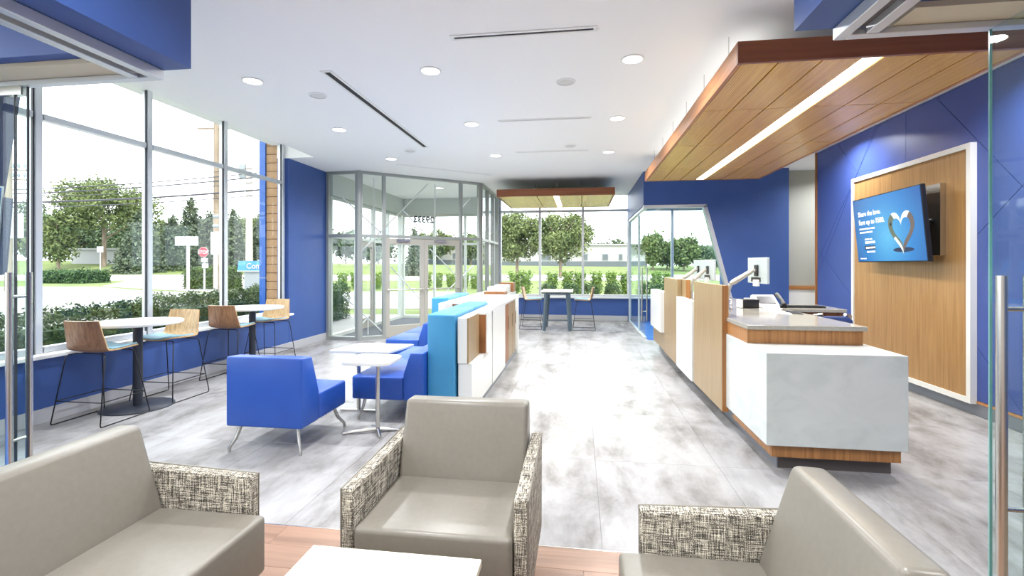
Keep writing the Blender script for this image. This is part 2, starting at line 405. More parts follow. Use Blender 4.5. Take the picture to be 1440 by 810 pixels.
# right wall cladding cut by diagonal grooves into separate panels
def split_poly(polys, p, q):
    (px_, pz), (qx, qz) = p, q; nx, nz = -(qz-pz), qx-px_
    out = []
    for poly in polys:
        d = [(x-px_)*nx+(z-pz)*nz for x, z in poly]
        if max(d) <= 1e-6 or min(d) >= -1e-6: out.append(poly); continue
        A, Bp = [], []
        for i in range(len(poly)):
            j = (i+1) % len(poly); a, b = poly[i], poly[j]; da, db = d[i], d[j]
            (A if da >= 0 else Bp).append(a)
            if da == 0: Bp.append(a)
            if da*db < 0:
                t = da/(da-db); c = (a[0]+t*(b[0]-a[0]), a[1]+t*(b[1]-a[1])); A.append(c); Bp.append(c)
        out += [A, Bp]
    return out
def inset_poly(poly, g):
    n = len(poly); ar = sum(poly[i][0]*poly[(i+1) % n][1]-poly[(i+1) % n][0]*poly[i][1] for i in range(n))
    if ar < 0: poly = poly[::-1]
    L = []
    for i in range(n):
        a, b = Vector(poly[i]), Vector(poly[(i+1) % n]); d = (b-a).normalized(); nn = Vector((-d.y, d.x)); L.append((a+nn*g, d))
    out = []
    for i in range(n):
        (p, d), (q, e) = L[i-1], L[i]; cr = d.x*e.y-d.y*e.x
        if abs(cr) < 1e-5: return None
        t = ((q-p).x*e.y-(q-p).y*e.x)/cr; out.append(tuple(p+d*t))
    return out
polys = [[(-.4, .152), (8.74, .152), (8.74, ZC-.005), (-.4, ZC-.005)]]
for p, q in [((5.99, 0), (5.99, 3.4)), ((6.52, 3.4), (6.52, 0))]: pass
def region(polys, cond, p, q):
    a = [x for x in polys if cond(sum(v[0] for v in x)/len(x))]; b = [x for x in polys if not cond(sum(v[0] for v in x)/len(x))]
    return b+split_poly(a, p, q)
polys = split_poly(polys, (6.52, 0), (6.52, 1)); polys = split_poly(polys, (5.29, 2.596), (5.595, 2.93))
polys = split_poly(polys, (7.555, 2.836), (8.054, 3.345))
polys = region(polys, lambda c: c > 6.52, (7.555, 2.836), (7.215, 3.267))
polys = region(polys, lambda c: c > 6.52, (8.654, 1.721), (7.796, 1.119))
polys = region(polys, lambda c: c > 6.52, (8.678, 1.638), (8.054, 2.307))
polys = region(polys, lambda c: c < 6.52, (5.29, 1.948), (5.486, 1.786))
polys = split_poly(polys, (3.2, 0), (3.2, 1))
cl = struct('wall_right_cladding', B(3.985, 3.999, -.4, 8.74, .151, ZC), 'alu_dark')
for P in polys:
    q = inset_poly(P, .003)
    if q: struct('panel', MB().prism(q, 'X', 3.95, 3.986), 'blue_panel', cl)

# back wall with windows
struct('wall_back', B(-2.3, 4.2, 13.3, 13.5, -.1, .60), 'blue_wall')
struct('baseboard_back', B(-2.2, 1.28, 13.285, 13.299, 0, .14, bev=.003, seg=1), 'base_grey')
struct('wall_back_header', B(-5.0, 4.2, 13.3, 13.5, 3.55, 3.8), 'white_wall')
struct('window_sill_back', B(-2.2, 4.2, 13.22, 13.36, .601, .64, bev=.005), 'alu')
xb = [-2.2, -1.085, .09, 1.31, 2.45, 3.65]
for i in range(len(xb)-1):
    wn = sempty('window_%d' % (i+11)); a, b = xb[i], xb[i+1]
    struct('mullion', B(a-.032, a+.032, 13.33, 13.45, .64, 3.55, bev=.004, seg=1), 'alu', wn)
    struct('transom', B(a+.033, b-.033, 13.335, 13.44, 2.96, 3.02, bev=.004, seg=1), 'alu', wn)
    struct('bottom_rail', B(a+.033, b-.033, 13.335, 13.44, .64, .70), 'alu', wn)
    struct('pane', B(a+.03, b-.03, 13.39, 13.4, .7, 2.96), 'glass', wn)
    struct('pane', B(a+.03, b-.03, 13.39, 13.4, 3.02, 3.54), 'glass', wn)
struct('wall_back_end', B(3.69, 4.2, 13.3, 13.5, .601, 3.55), 'blue_wall')
struct('wall_back_post', B(-2.33, -2.235, 13.25, 13.5, 0, 3.55), 'blue_wall')

# office at the back right: blue bulkhead, slanted opening, glass
oy0, oy1 = 10.05, 10.2
struct('wall_office_front', MB().prism([(1.28, 2.72), (2.50, 2.72), (3.215, 0), (4.03, 0), (4.03, ZC), (1.28, ZC)], 'Y', oy0, oy1), 'blue_wall')
struct('wall_office_side', B(1.28, 1.40, oy1+.001, 13.29, 2.72, ZC), 'blue_wall')
struct('wall_office_right', B(4.031, 4.15, 10.51, 13.29, 0, ZC), 'blue_wall')
wf = sempty('window_20')
struct('frame_rail', B(1.28, 2.50, oy0-.01, oy1-.02, 2.66, 2.719), 'alu', wf)
struct('frame_jamb', MB().prism([(2.44, 2.66), (2.50, 2.719), (3.213, .001), (3.14, .001)], 'Y', oy0-.01, oy1-.02), 'alu', wf)
struct('pane', MB().prism([(1.36, .01), (3.14, .01), (2.442, 2.655), (1.36, 2.655)], 'Y', 10.1, 10.11), 'glass_green', wf)
ws = sempty('window_21')
struct('frame_rail', B(1.30, 1.38, oy1, 13.28, 2.66, 2.719), 'alu', ws)
struct('floor_track', B(1.30, 1.36, oy1, 13.28, 0, .03), 'alu', ws)
struct('frame_post', B(1.30, 1.36, 13.2, 13.29, .031, 2.66), 'alu', ws)
struct('pane', B(1.325, 1.335, 11.25, 13.2, .031, 2.66), 'glass_green', ws)
struct('frame_post', B(1.31, 1.35, 11.2, 11.24, .031, 2.66), 'alu', ws)
od = sempty('door_1')
struct('leaf', B(1.325, 1.337, 10.16, 11.19, .035, 2.65), 'glass_green', od)
for sx in (-.05, .05):
    mb = MB().tube([(1.331+sx, 10.3, .35), (1.331+sx, 10.3, 1.45)], .014, 10)
    struct('pull_handle', mb, 'steel', od, 60)
for zz in (.55, 1.25): struct('handle_standoff', MB().tube([(1.281, 10.3, zz), (1.381, 10.3, zz)], .009, 8), 'steel', od)

# foreground bulkheads (blue, tan underside, aluminium track) either side of the lounge
def bulkhead(n, x_in, sgn, x_out):
    """sgn -1: extends to the left of x_in; +1: to the right"""
    def X(a, b): return (min(x_in+sgn*a, x_in+sgn*b), max(x_in+sgn*a, x_in+sgn*b))
    xo = abs(x_out-x_in)
    struct('wall_bulkhead_%s' % n, B(*X(0, .42), -.6, 2.62, 2.70, ZC-.001), 'blue_wall')
    struct('wall_bulkhead_cross_%s' % n, B(*X(.421, xo), 2.33, 2.62, 2.70, ZC-.001), 'blue_wall')
    struct('trim_bulkhead_soffit_%s' % n, B(*X(.42, xo), 2.40, 2.615, 2.672, 2.699), 'tan_soffit')
    t = sempty('trim_track_%s' % n)
    struct('rail', B(*X(.18, .235), -.6, 2.62, 2.64, 2.699, bev=.003, seg=1), 'alu', t)
    struct('rail', B(*X(.30, .36), -.6, 2.56, 2.64, 2.699, bev=.003, seg=1), 'alu', t)
    struct('rail', B(*X(.236, xo), 2.565, 2.62, 2.64, 2.671, bev=.003, seg=1), 'alu', t)
    struct('channel', B(*X(.236, .299), -.6, 2.56, 2.675, 2.699), 'toe', t)
bulkhead('left', -2.32, -1, -5.08)
bulkhead('right', 1.075, 1, 3.94)

struct('wall_fin_left', MB().prism([(-4.06, ZC-.002), (-5.09, ZC-.002), (-5.09, .15), (-4.68, .15)], 'Y', 3.0, 3.1), 'navy')
# ------------------------------------------------------------------ entrance vestibule
P0 = Vector((-4.38, 9.18)); P1 = Vector((-2.27, 10.94)); DD = (P1-P0).normalized(); NN = Vector((-DD.y, DD.x)); LV = (P1-P0).length
def vb(mb, s0, s1, d0, d1, z0, z1, o=P0, d=DD):
    nn = Vector((-d.y, d.x))
    pts = [o+d*s0+nn*d0, o+d*s1+nn*d0, o+d*s1+nn*d1, o+d*s0+nn*d1]
    return mb.prism([tuple(p) for p in pts], 'Z', z0, z1)
TR0, TR1 = 2.07, 2.13
def screen(n, o, d, posts, doors=(), m='alu', head=ZC, pw=.028):
    wn = sempty('window_%d' % n)
    for k, sp in enumerate(posts):
        struct('mullion', vb(MB(), sp-pw, sp+pw, -.05, .05, 0, head-.001, o, d), m, wn)
    for k in range(len(posts)-1):
        a, b = posts[k]+pw, posts[k+1]-pw
        struct('top_rail', vb(MB(), a, b, -.045, .045, head-.05, head-.001, o, d), m, wn)
        struct('transom', vb(MB(), a, b, -.045, .045, TR0, TR1, o, d), m, wn)
        struct('pane', vb(MB(), a, b, -.006, .006, TR1, head-.05, o, d), 'glass', wn)
        if k not in doors:
            struct('bottom_rail', vb(MB(), a, b, -.045, .045, 0, .07, o, d), m, wn)
            struct('pane', vb(MB(), a, b, -.006, .006, .07, TR0, o, d), 'glass', wn)
    return wn
screen(31, Vector((-5.09, 9.24)), (P0-Vector((-5.09, 9.24))).normalized(), [.03, (P0-Vector((-5.09, 9.24))).length-.035], m='vest_frame')
inner = screen(32, P0, DD, [.03, .50, 2.25, LV-.03], doors=(1,), m='vest_frame')
screen(33, P1, Vector((0, 1)), [.04, .85, 1.6, 2.27], pw=.025, m='vest_frame')
struct('trim_post', MB().lathe([(.062, 0), (.062, ZC-.001)], 24, tuple(P0)), 'vest_frame', None, 40)
def door_leaf(n, o, d, s0, s1, bar=True):
    dn = sempty('door_%d' % n); st = .085
    struct('stile', vb(MB(), s0, s0+st, -.03, .03, .01, 2.06, o, d), 'door_paint', dn)
    struct('stile', vb(MB(), s1-st, s1, -.03, .03, .01, 2.06, o, d), 'door_paint', dn)
    struct('top_rail', vb(MB(), s0+st, s1-st, -.03, .03, 1.94, 2.06, o, d), 'door_paint', dn)
    struct('bottom_rail', vb(MB(), s0+st, s1-st, -.03, .03, .01, .25, o, d), 'door_paint', dn)
    struct('pane', vb(MB(), s0+st, s1-st, -.006, .006, .25, 1.94, o, d), 'glass', dn)
    if bar:
        nn = Vector((-d.y, d.x)); a = o+d*(s0+.03)-nn*.075; b = o+d*(s1-.03)-nn*.075
        struct('push_bar', MB().tube([(*a, 1.0), (*b, 1.0)], .014, 8), 'steel', dn)
        for q in (s0+.05, s1-.05):
            p = o+d*q; r = p-nn*.075; struct('bar_bracket', MB().tube([(*p, 1.0), (*r, 1.0)], .01, 6), 'steel', dn)
        q = o+d*(s1-.05 if n == 2 else s0+.05)+nn*.07
        struct('pull_handle', MB().tube([(*(q-nn*.05), .92), (*q, .92), (*q, 1.2), (*(q-nn*.05), 1.2)], .01, 8), 'steel', dn)
        c0 = o+d*(s0+.25)
        struct('door_closer', vb(MB(), s0+.22, s0+.5, -.075, -.031, 2.0, 2.05, o, d), 'steel', dn)
    return dn
door_leaf(2, P0, DD, .535, 1.373); door_leaf(3, P0, DD, 1.378, 2.217)
# house number on the transom pane, read from outside
c = P0+DD*1.60
text('house_number', '29333', .185, 'decal', inner, frame_mw((c.x-NN.x*.010, c.y-NN.y*.010, 2.425), (-DD.x, -DD.y, 0), (0, 0, 1)), .002, 'LEFT', .007)
# outer vestibule glazing and its soffit
screen(34, Vector((-5.09, 9.30)), Vector((0, 1)), [.04, 1.25, 2.15, 3.05, 3.95], doors=(1,), m='vest_grey', head=2.93)
screen(35, Vector((-5.05, 13.36)), Vector((1, 0)), [.03, .95, 1.85, 2.72], m='vest_grey', head=2.93)
door_leaf(4, Vector((-5.09, 9.30)), Vector((0, 1)), 1.29, 2.11, False)
struct('wall_vestibule_left', B(-5.2, -5.0, 9.29, 13.29, 2.94, ZC-.001), 'vest_grey')
struct('wall_vestibule_back', B(-5.2, -2.34, 13.3, 13.5, 2.94, 3.549), 'vest_grey')
struct('floor_vestibule', MB().prism([(-5.0, 9.3), (-4.3, 9.3), (-2.34, 10.98), (-2.34, 13.25), (-5.0, 13.25)], 'Z', .0005, .006), 'mat_dark')
rods = [((.081, 1.671), (1.72, 3.375)), ((1.099, 2.757), (1.75, 2.126)), ((-.18, 2.92), (.643, 2.202)), ((.473, 3.385), (.473, 2.166)),
        ((1.89, 3.385), (1.89, 2.212)), ((-.18, .88), (.69, .02)), ((.1, .12), (.396, .432)), ((.35, .35), (.35, .012)),
        ((.849, 1.473), (1.68, .574)), ((1.767, 1.88), (2.396, 1.301)), ((2.2, .9), (2.9, 1.5)), ((2.545, 2.828), (2.8, 3.12))]
Q0 = P0+NN*.62
cbr = thing('cross_bracing', 'white steel cross bracing rods behind the entrance door glass', 'bracing', (*Q0, 0))
for k, (a, b) in enumerate(rods):
    pa, pb = Q0+DD*a[0], Q0+DD*b[0]
    obj('rod', MB().tube([(pa.x, pa.y, a[1]), (pb.x, pb.y, b[1])], .014, 6), 'rod', cbr)

# ================================================================== CEILING FITTINGS
def downlight(x, y, label, power=LAMP, z=ZC):
    t = thing('recessed_downlight', label, 'ceiling light', (x, y, z), 'recessed ceiling downlights')
    obj('trim_ring', MB().lathe([(.105, z-.0005), (.105, z-.006), (.088, z-.010), (.088, z-.0005)], 28, (x, y)), 'white', t, 40)
    obj('lens', MB().lathe([(.087, z-.001), (.087, z-.007)], 28, (x, y)), 'lamp', t)
    l = bpy.data.lights.new('downlight_beam', 'AREA'); l.shape = 'DISK'; l.size = .17; l.energy = power; l.color = (.97, .985, 1); l.spread = R(150)
    o = bpy.data.objects.new('downlight_beam', l); o.location = (0, 0, -.014); o.parent = t; COL.objects.link(o)
rows = {4.53: 'nearest', 6.33: 'second', 8.2: 'third'}
DL = {(-3.31, 4.53): 'round downlight in ceiling near window side, beside the near end of the long black slot',
      (-1.43, 4.53): 'round downlight right of the long black slot, level with its near end',
      (.48, 4.53): 'large bright round downlight nearest the near corner of wooden ceiling canopy',
      (-3.31, 6.33): 'round downlight between the long black slot and the tall windows, second row',
      (-1.43, 6.33): 'round downlight just left of the second short ceiling slot',
      (.48, 6.33): 'round downlight just right of the second short ceiling slot',
      (-3.31, 8.2): 'small round downlight in front of the glazed entrance, window side',
      (-1.43, 8.2): 'small round downlight left of the farthest short ceiling slot',
      (.48, 8.2): 'small round downlight right of the farthest short ceiling slot'}
for (x, y), lb in DL.items(): downlight(x, y, lb)
for x, y, lb in ((-1.43, 1.4, 'unseen added downlight above the beige lounge seats, towards the sofa'), (.48, 1.4, 'unseen added downlight above the beige lounge seats, towards the armchairs'),  # lounge and side bay lamps: out of view, added to light the foreground
                 (-1.43, -.6, 'unseen added downlight behind the lounge seats, sofa side'), (.48, -.6, 'unseen added downlight behind the lounge seats, armchair side'),
                 (-3.6, .6, 'unseen added downlight in side bay behind the glass leaf with twin handles'), (2.7, .6, 'unseen added downlight in side bay behind the tinted glass panel'),
                 (3.45, 4.4, 'round downlight washing the blue wall beside the screen, near one'), (3.45, 7.4, 'round downlight washing the blue wall beside the screen, far one'),
                 (2.7, 11.6, 'round downlight inside the glass office'), (-3.4, 11.5, 'round downlight inside the entrance vestibule'), (4.9, 9.5, 'round downlight in grey corridor recess')):
    downlight(x, y, lb)
def speaker(x, y, label):
    t = thing('ceiling_speaker', label, 'speaker', (x, y, ZC), 'round ceiling speakers')
    obj('rim', MB().lathe([(.10, ZC-.0005), (.10, ZC-.005), (.092, ZC-.011), (.084, ZC-.011), (.084, ZC-.0005)], 28, (x, y)), 'white', t, 40)
    obj('grille', MB().lathe([(.083, ZC-.001), (.083, ZC-.006), (.03, ZC-.009)], 28, (x, y)), 'speaker', t, 60)
speaker(-2.879, 5.02, 'grey round ceiling speaker beside the near end of long black slot')
speaker(-.14, 5.0, 'round ceiling speaker with white rim between the two nearest short slots')
speaker(-2.77, 7.68, 'small round ceiling speaker beside the far end of long black slot')
speaker(-.145, 7.7, 'small round ceiling speaker just before the farthest short slot')
def slot(p, q, w, label, name='air_slot', m='white'):
    p, q = Vector(p), Vector(q); d = (q-p).normalized(); L = (q-p).length
    t = thing(name, label, 'air vent', (*((p+q)/2), ZC), 'linear ceiling air slots')
    bw = .028
    mb = MB(); vb(mb, -bw, L+bw, w/2, w/2+bw, ZC-.008, ZC-.0005, p, d); obj('border', mb, m, t)
    mb = MB(); vb(mb, -bw, L+bw, -w/2-bw, -w/2, ZC-.008, ZC-.0005, p, d); obj('border', mb, m, t)
    mb = MB(); vb(mb, -bw, 0, -w/2, w/2, ZC-.008, ZC-.0005, p, d); obj('border_end', mb, m, t)
    mb = MB(); vb(mb, L, L+bw, -w/2, w/2, ZC-.008, ZC-.0005, p, d); obj('border_end', mb, m, t)
    mb = MB(); vb(mb, 0, L, -w/2, w/2, ZC-.003, ZC-.0005, p, d); obj('slot_opening', mb, 'black_slot', t)
slot((-2.44, 4.42), (-2.44, 7.45), .06, 'long black linear air slot running away from the camera')
slot((-1.03, 3.9), (.11, 3.9), .032, 'nearest of the three short black slots across the ceiling')
slot((-1.03, 6.25), (.12, 6.25), .02, 'second of the three short slots across the ceiling')
slot((-1.03, 8.03), (.12, 8.03), .02, 'farthest of the three short slots across the ceiling')
slot((-3.37, 8.68), (-1.85, 9.98), .014, 'thin angled slot parallel to the glazed entrance doors')

# suspended wooden canopies
def canopy(name, label, x0, x1, y0, y1, z0, xs, ys, strip, wires, strip_y, side='canopy_side', cords=(), up=0):
    t = thing(name, label, 'ceiling canopy', ((x0+x1)/2, (y0+y1)/2, z0), 'suspended wood ceiling canopies')
    z1 = z0+.155; ft = .03
    obj('fascia', B(x0, x1, y0, y0+ft, z0-.004, z1), 'canopy_face', t); obj('fascia', B(x0, x1, y1-ft, y1, z0-.004, z1), 'canopy_face', t)
    obj('side_fascia', B(x0, x0+ft, y0+ft, y1-ft, z0-.004, z1), side, t); obj('side_fascia', B(x1-ft, x1, y0+ft, y1-ft, z0-.004, z1), side, t)
    obj('backing', B(x0+ft, x1-ft, y0+ft, y1-ft, z0+.05, z0+.07), 'alu_dark', t)
    for i in range(len(xs)-1):
        for j in range(len(ys)-1):
            a, b, c, d = xs[i], xs[i+1], ys[j], ys[j+1]
            if b <= strip[0]+1e-6 or a >= strip[1]-1e-6:
                # object-space origin per panel keeps the grain going
                obj('panel', B(a+.007, b-.007, c+.007, d-.007, z0, z0+.018), 'canopy_panel', t)
    obj('light_strip', B(strip[0]+.004, strip[1]-.004, strip_y[0], strip_y[1], z0+.004, z0+.02), 'strip', t)
    l = bpy.data.lights.new('strip_beam', 'AREA'); l.shape = 'RECTANGLE'; l.size = strip[1]-strip[0]-.02; l.size_y = strip_y[1]-strip_y[0]-.1
    l.energy = 16*(strip_y[1]-strip_y[0]); l.color = (1, .93, .8); l.spread = R(160)
    o = bpy.data.objects.new('strip_beam', l); COL.objects.link(o); o.parent = t
    o.location = Vector(((strip[0]+strip[1])/2, (strip_y[0]+strip_y[1])/2, z0-.004))-org(t)
    if up:  # invented fixture on the canopy top, added to lift the dark ceiling above
        obj('added_uplight_channel', B(x0+.2, x0+.26, y0+.3, y1-.3, z0+.0705, z0+.10), 'alu', t)
        l = bpy.data.lights.new('added_ceiling_fill', 'AREA'); l.shape = 'RECTANGLE'; l.size = .05; l.size_y = y1-y0-.7; l.energy = up; l.color = (1, .97, .92)
        o = bpy.data.objects.new('added_ceiling_fill', l); COL.objects.link(o); o.parent = t; o.rotation_euler = (R(180), 0, 0)
        o.location = Vector((x0+.23, (y0+y1)/2, z0+.104))-org(t)
    for wx, wy in wires: obj('hanger_wire', MB().tube([(wx, wy, z0+.06), (wx, wy, ZC-.002)], .0035, 5), 'steel', t)
    for cx in cords: obj('power_cord', MB().tube([(cx, y0+.15, z0+.08), (cx-.02, y0+.14, z0+.2), (cx+.03, y0+.13, z0+.235), (cx+.06, y0+.14, z0+.16), (cx+.07, y0+.16, z0+.08)], .008, 6), 'plastic_black', t)
    return t
canopy('wood_canopy', 'large suspended wooden canopy with long light strip above the reception counter', 1.15, 3.07, 3.74, 8.86, 3.0,
       [1.18, 1.445, 1.745, 2.015, 2.145, 2.44, 2.74, 3.04], [3.77, 4.88, 6.30, 7.76, 8.83], (2.015, 2.145),
       [(1.22, y) for y in (4.2, 5.0, 5.8, 6.6, 7.4, 8.2)]+[(3.0, y) for y in (4.2, 5.8, 7.4)], (3.78, 8.8), up=6)
canopy('wood_canopy', 'small suspended wooden canopy above the tall table by far window', -1.79, .74, 10.4, 12.6, 3.0,
       [-1.76, -.92, -.56, -.44, .05, .71], [10.43, 11.5, 12.57], (-.56, -.44),
       [(-1.0, 11.0), (-.5, 11.0), (.0, 11.0), (.45, 11.0), (-1.5, 12.2), (.45, 12.2)], (10.45, 12.55), 'canopy_face', (-.95, -.62))

# ================================================================== RECEPTION COUNTER
cn = thing('reception_counter', 'long reception counter of white quartz and oak panels under the large canopy', 'counter', (1.8, 6.3, 0))
obj('toe_kick', B(1.47, 2.24, 3.86, 9.2, .0005, .105), 'toe', cn)
obj('toe_strip', B(1.462, 1.469, 3.862, 9.2, .001, .105), 'toe_metal', cn)
obj('oak_band', B(1.40, 2.265, 3.79, 4.7, .106, .199), 'oak_edge', cn)
obj('quartz_block', B(1.35, 2.29, 3.75, 4.73, .2, .875, bev=.004), 'quartz', cn)
obj('oak_riser', B(1.365, 2.235, 4.2, 4.73, .876, .99), 'oak_edge', cn)
obj('worktop', MB().prism([(1.355, 4.17), (2.255, 4.17), (2.255, 5.2), (2.255, 5.75), (2.9, 5.75), (2.9, 6.4), (2.255, 6.4), (2.255, 9.1), (1.375, 9.1), (1.375, 4.74), (1.355, 4.74)], 'Z', .991, 1.027, bev=.003, seg=1), 'worktop', cn)
obj('inner_body', B(1.4, 1.9, 4.735, 9.1, .15, .99), 'oak', cn)
obj('return_front', B(2.26, 2.88, 5.79, 5.82, .15, .99), 'walnut', cn)
obj('oak_panel', B(1.315, 1.372, 4.74, 5.86, .15, 1.325, bev=.002, seg=1), 'oak', cn)
obj('panel_edge', B(1.316, 1.371, 4.728, 4.739, .15, 1.325), 'oak_edge', cn)
obj('white_panel', B(1.30, 1.372, 5.90, 6.80, .15, 1.09, bev=.003), 'laminate', cn)
obj('oak_panel', B(1.315, 1.372, 6.56+.25, 7.85, .15, 1.32, bev=.002, seg=1), 'oak', cn)
obj('panel_edge', B(1.374, 1.43, 6.56, 6.568, 1.03, 1.32), 'oak_edge', cn)
obj('oak_panel', B(1.374, 1.43, 6.57, 7.85, 1.028, 1.32), 'oak', cn)
obj('oak_panel', B(1.335, 1.372, 7.86, 9.1, .15, 1.05, bev=.002, seg=1), 'oak', cn)
obj('white_box', B(1.27, 1.334, 7.95, 9.0, .436, 1.08, bev=.003), 'laminate', cn)
obj('white_cap', B(1.335, 1.40, 7.95, 9.0, 1.051, 1.08), 'laminate', cn)

# monitors on arms
def monitor(x, y, zc, rz, base, label, w_=.5, h_=.3):
    t = thing('monitor_on_arm', label, 'monitor', (base[0], base[1], 1.0275), 'monitors on grey arms at the counter')
    bx_, by_ = base
    c = Vector((x, y, zc)); ca, sa = math.cos(rz), math.sin(rz)
    def L(px_, py_, pz): return (c.x+px_*ca-py_*sa, c.y+px_*sa+py_*ca, c.z+pz)
    def lb(a0, a1, b0, b1, c0, c1, bev=.006):
        mb = MB().box(a0, a1, b0, b1, c0, c1, bev)
        for v in mb.bm.verts: v.co = Vector(L(*v.co))
        return mb
    # screen faces local +y, its back (seen) is local -y
    hs = obj('housing', lb(-w_/2, w_/2, -.018, .012, -h_/2, h_/2), 'monitor', t)
    obj('screen', lb(-w_/2+.012, w_/2-.012, .0125, .016, -h_/2+.012, h_/2-.012, 0), 'plastic_black', hs)
    obj('mount_plate', lb(-.04, .04, -.034, -.019, -.06, .06, .003), 'plastic_black', t)
    obj('port_strip', lb(-.13, .09, -.024, -.019, -.125, -.075, .001), 'plastic_black', t)
    obj('cable_box', lb(-.03, .07, -.05, -.019, -h_/2-.03, -h_/2+.04, .004), 'plastic_white', t)
    j = Vector(L(0, -.06, 0)); el = Vector((bx_+.03, by_, 1.31))
    obj('arm_base', MB().lathe([(.045, 1.0275), (.045, 1.045), (.02, 1.05), (.018, 1.15)], 16, (bx_, by_)), 'steel', t, 40)
    obj('lower_arm', MB().tube([(bx_, by_, 1.13), (bx_+.005, by_, 1.22), el], [.018, .02, .024], 10), 'pole_grey', t, 50)
    obj('upper_arm', MB().tube([el, el+(j-el)*.15, el+(j-el)*.85, j], [.022, .032, .026, .018], 10), 'pole_grey', t, 50)
    obj('tilt_joint', MB().tube([j, L(0, -.03, 0)], .02, 10), 'steel', t, 50)
M['pole_grey'] = mat('arm_grey', s2l(176, 170, 160), .35, .4)
monitor(1.935, 5.6, 1.455, R(-85), (1.60, 5.55), 'nearest monitor with pale back raised on bent grey arm by telephone', .46, .28)
monitor(1.90, 7.5, 1.44, R(-85), (1.56, 7.1), 'monitor on grey arm behind the oak panels, nearer of the far pair')
monitor(1.92, 8.15, 1.44, R(-85), (1.56, 7.75), 'monitor on grey arm behind the oak panels, farther of the far pair')

# desk telephone
ph = thing('desk_telephone', 'white and black desk telephone with handset on reception worktop', 'telephone', (2.2, 6.0, 1.028))
obj('phone_body', MB().prism([(5.86, 1.028), (6.12, 1.028), (6.12, 1.15), (6.06, 1.165), (5.88, 1.06)], 'X', 2.02, 2.26, bev=.006), 'plastic_white', ph, 40)
obj('handset', MB().tube([(2.30, 5.86, 1.06), (2.30, 5.92, 1.105), (2.30, 6.0, 1.145), (2.30, 6.07, 1.165)], [.028, .02, .02, .028], 10), 'plastic_black', ph, 50)
obj('cradle', B(2.262, 2.335, 5.87, 6.1, 1.028, 1.05), 'plastic_black', ph)
obj('keypad', MB().prism([(5.90, 1.073), (6.02, 1.143), (6.02, 1.149), (5.90, 1.079)], 'X', 2.05, 2.23), 'plastic_black', ph)
kb = thing('keyboard', 'black keyboard lying behind the telephone on the return desk', 'keyboard', (2.5, 6.0, 1.028))
obj('tray', B(2.36, 2.76, 5.9, 6.05, 1.028, 1.042, bev=.003, seg=1), 'plastic_black', kb)
kme = None
for i in range(12):
    for j in range(4):
        o = obj('key', B(2.372+i*.032, 2.398+i*.032, 5.91+j*.033, 5.937+j*.033, 1.042, 1.048), 'plastic_black', kb)
cr = thing('card_printer', 'black desktop receipt printer with white paper behind the worktop', 'printer', (1.9, 5.85, 1.028))
obj('body', B(1.83, 2.0, 5.76, 5.92, 1.028, 1.125, bev=.008), 'plastic_black', cr, 40)
obj('side_panel', B(1.80, 1.829, 5.77, 5.91, 1.03, 1.12, bev=.004), 'plastic_white', cr)
obj('paper_slot', B(1.86, 1.97, 5.83, 5.845, 1.1255, 1.14), 'paper', cr)
bd = thing('brochure', 'open white brochure lying flat on the grey worktop', 'brochure', (2.05, 5.3, 1.028))
for nm, a, b in (('page', 1.98, 2.08), ('page', 2.085, 2.185)):
    obj(nm, MB().prism([(a, 5.25), (b, 5.12), (b+.06, 5.38), (a+.06, 5.5)], 'Z', 1.028, 1.033), 'paper' if a < 2 else 'plastic_black', bd)
pp = thing('paper_stack', 'small stack of loose papers in front of the telephone', 'papers', (2.1, 5.72, 1.028))
for k in range(3):
    obj('sheet', MB().prism([(2.02+.01*k, 5.62), (2.17+.012*k, 5.6+.01*k), (2.2, 5.8), (2.04, 5.82)], 'Z', 1.0281+.004*k, 1.0315+.004*k), 'paper', pp)
mg = thing('pen_cup', 'small white cup beside the nearest monitor arm', 'cup', (1.76, 6.2, 1.028))
obj('cup', MB().lathe([(.035, 1.028), (.04, 1.12), (.036, 1.12), (.032, 1.04)], 20, (1.76, 6.2)), 'plastic_white', mg, 40)
obj('handle', MB().tube([(1.80, 6.2, 1.1), (1.83, 6.2, 1.09), (1.83, 6.2, 1.05), (1.80, 6.2, 1.04)], .006, 6), 'plastic_white', mg)
# blue drafting chair behind the counter
dc = thing('drafting_chair', 'blue swivel chair with chrome arms behind the reception counter', 'chair', (2.45, 5.30, 0))
M['chair_navy'] = mat('navy_fabric', s2l(40, 58, 110), .7)
cx, cy = 2.45, 5.30
obj('backrest', MB().prism([(2.27, .74), (2.32, .70), (2.58, .70), (2.63, .74), (2.62, .98), (2.57, 1.015), (2.33, 1.015), (2.28, .98)], 'Y', 5.08, 5.13, bev=.015, seg=3), 'chair_navy', dc, 50)
obj('seat', B(2.27, 2.67, 5.12, 5.54, .60, .67, bev=.025, seg=3), 'chair_navy', dc, 50)
for sx in (-1, 1):
    obj('armrest', MB().tube([(cx+sx*.14, 5.3, .6), (cx+sx*.19, 5.3, .62), (cx+sx*.2, 5.22, .92), (cx+sx*.17, 5.14, 1.015), (cx+sx*.10, 5.09, 1.035)], .016, 8), 'steel', dc, 60)
obj('gas_column', MB().lathe([(.025, .1), (.025, .6)], 16, (cx, cy)), 'steel', dc, 50)
obj('foot_ring', MB().tube([(cx+.2*math.cos(a), cy+.2*math.sin(a), .25) for a in np.linspace(0, 2*math.pi, 24, endpoint=False)], .01, 6, True), 'steel', dc)
for k in range(5):
    a = 2*math.pi*k/5
    lg = obj('leg', MB().tube([(cx, cy, .11), (cx+.27*math.cos(a), cy+.27*math.sin(a), .075)], [.025, .016], 8), 'plastic_black', dc)
    obj('caster', MB().tube([(cx+.27*math.cos(a)-.02*math.sin(a), cy+.27*math.sin(a)+.02*math.cos(a), .028), (cx+.27*math.cos(a)+.02*math.sin(a), cy+.27*math.sin(a)-.02*math.cos(a), .028)], .0275, 12), 'plastic_black', lg)

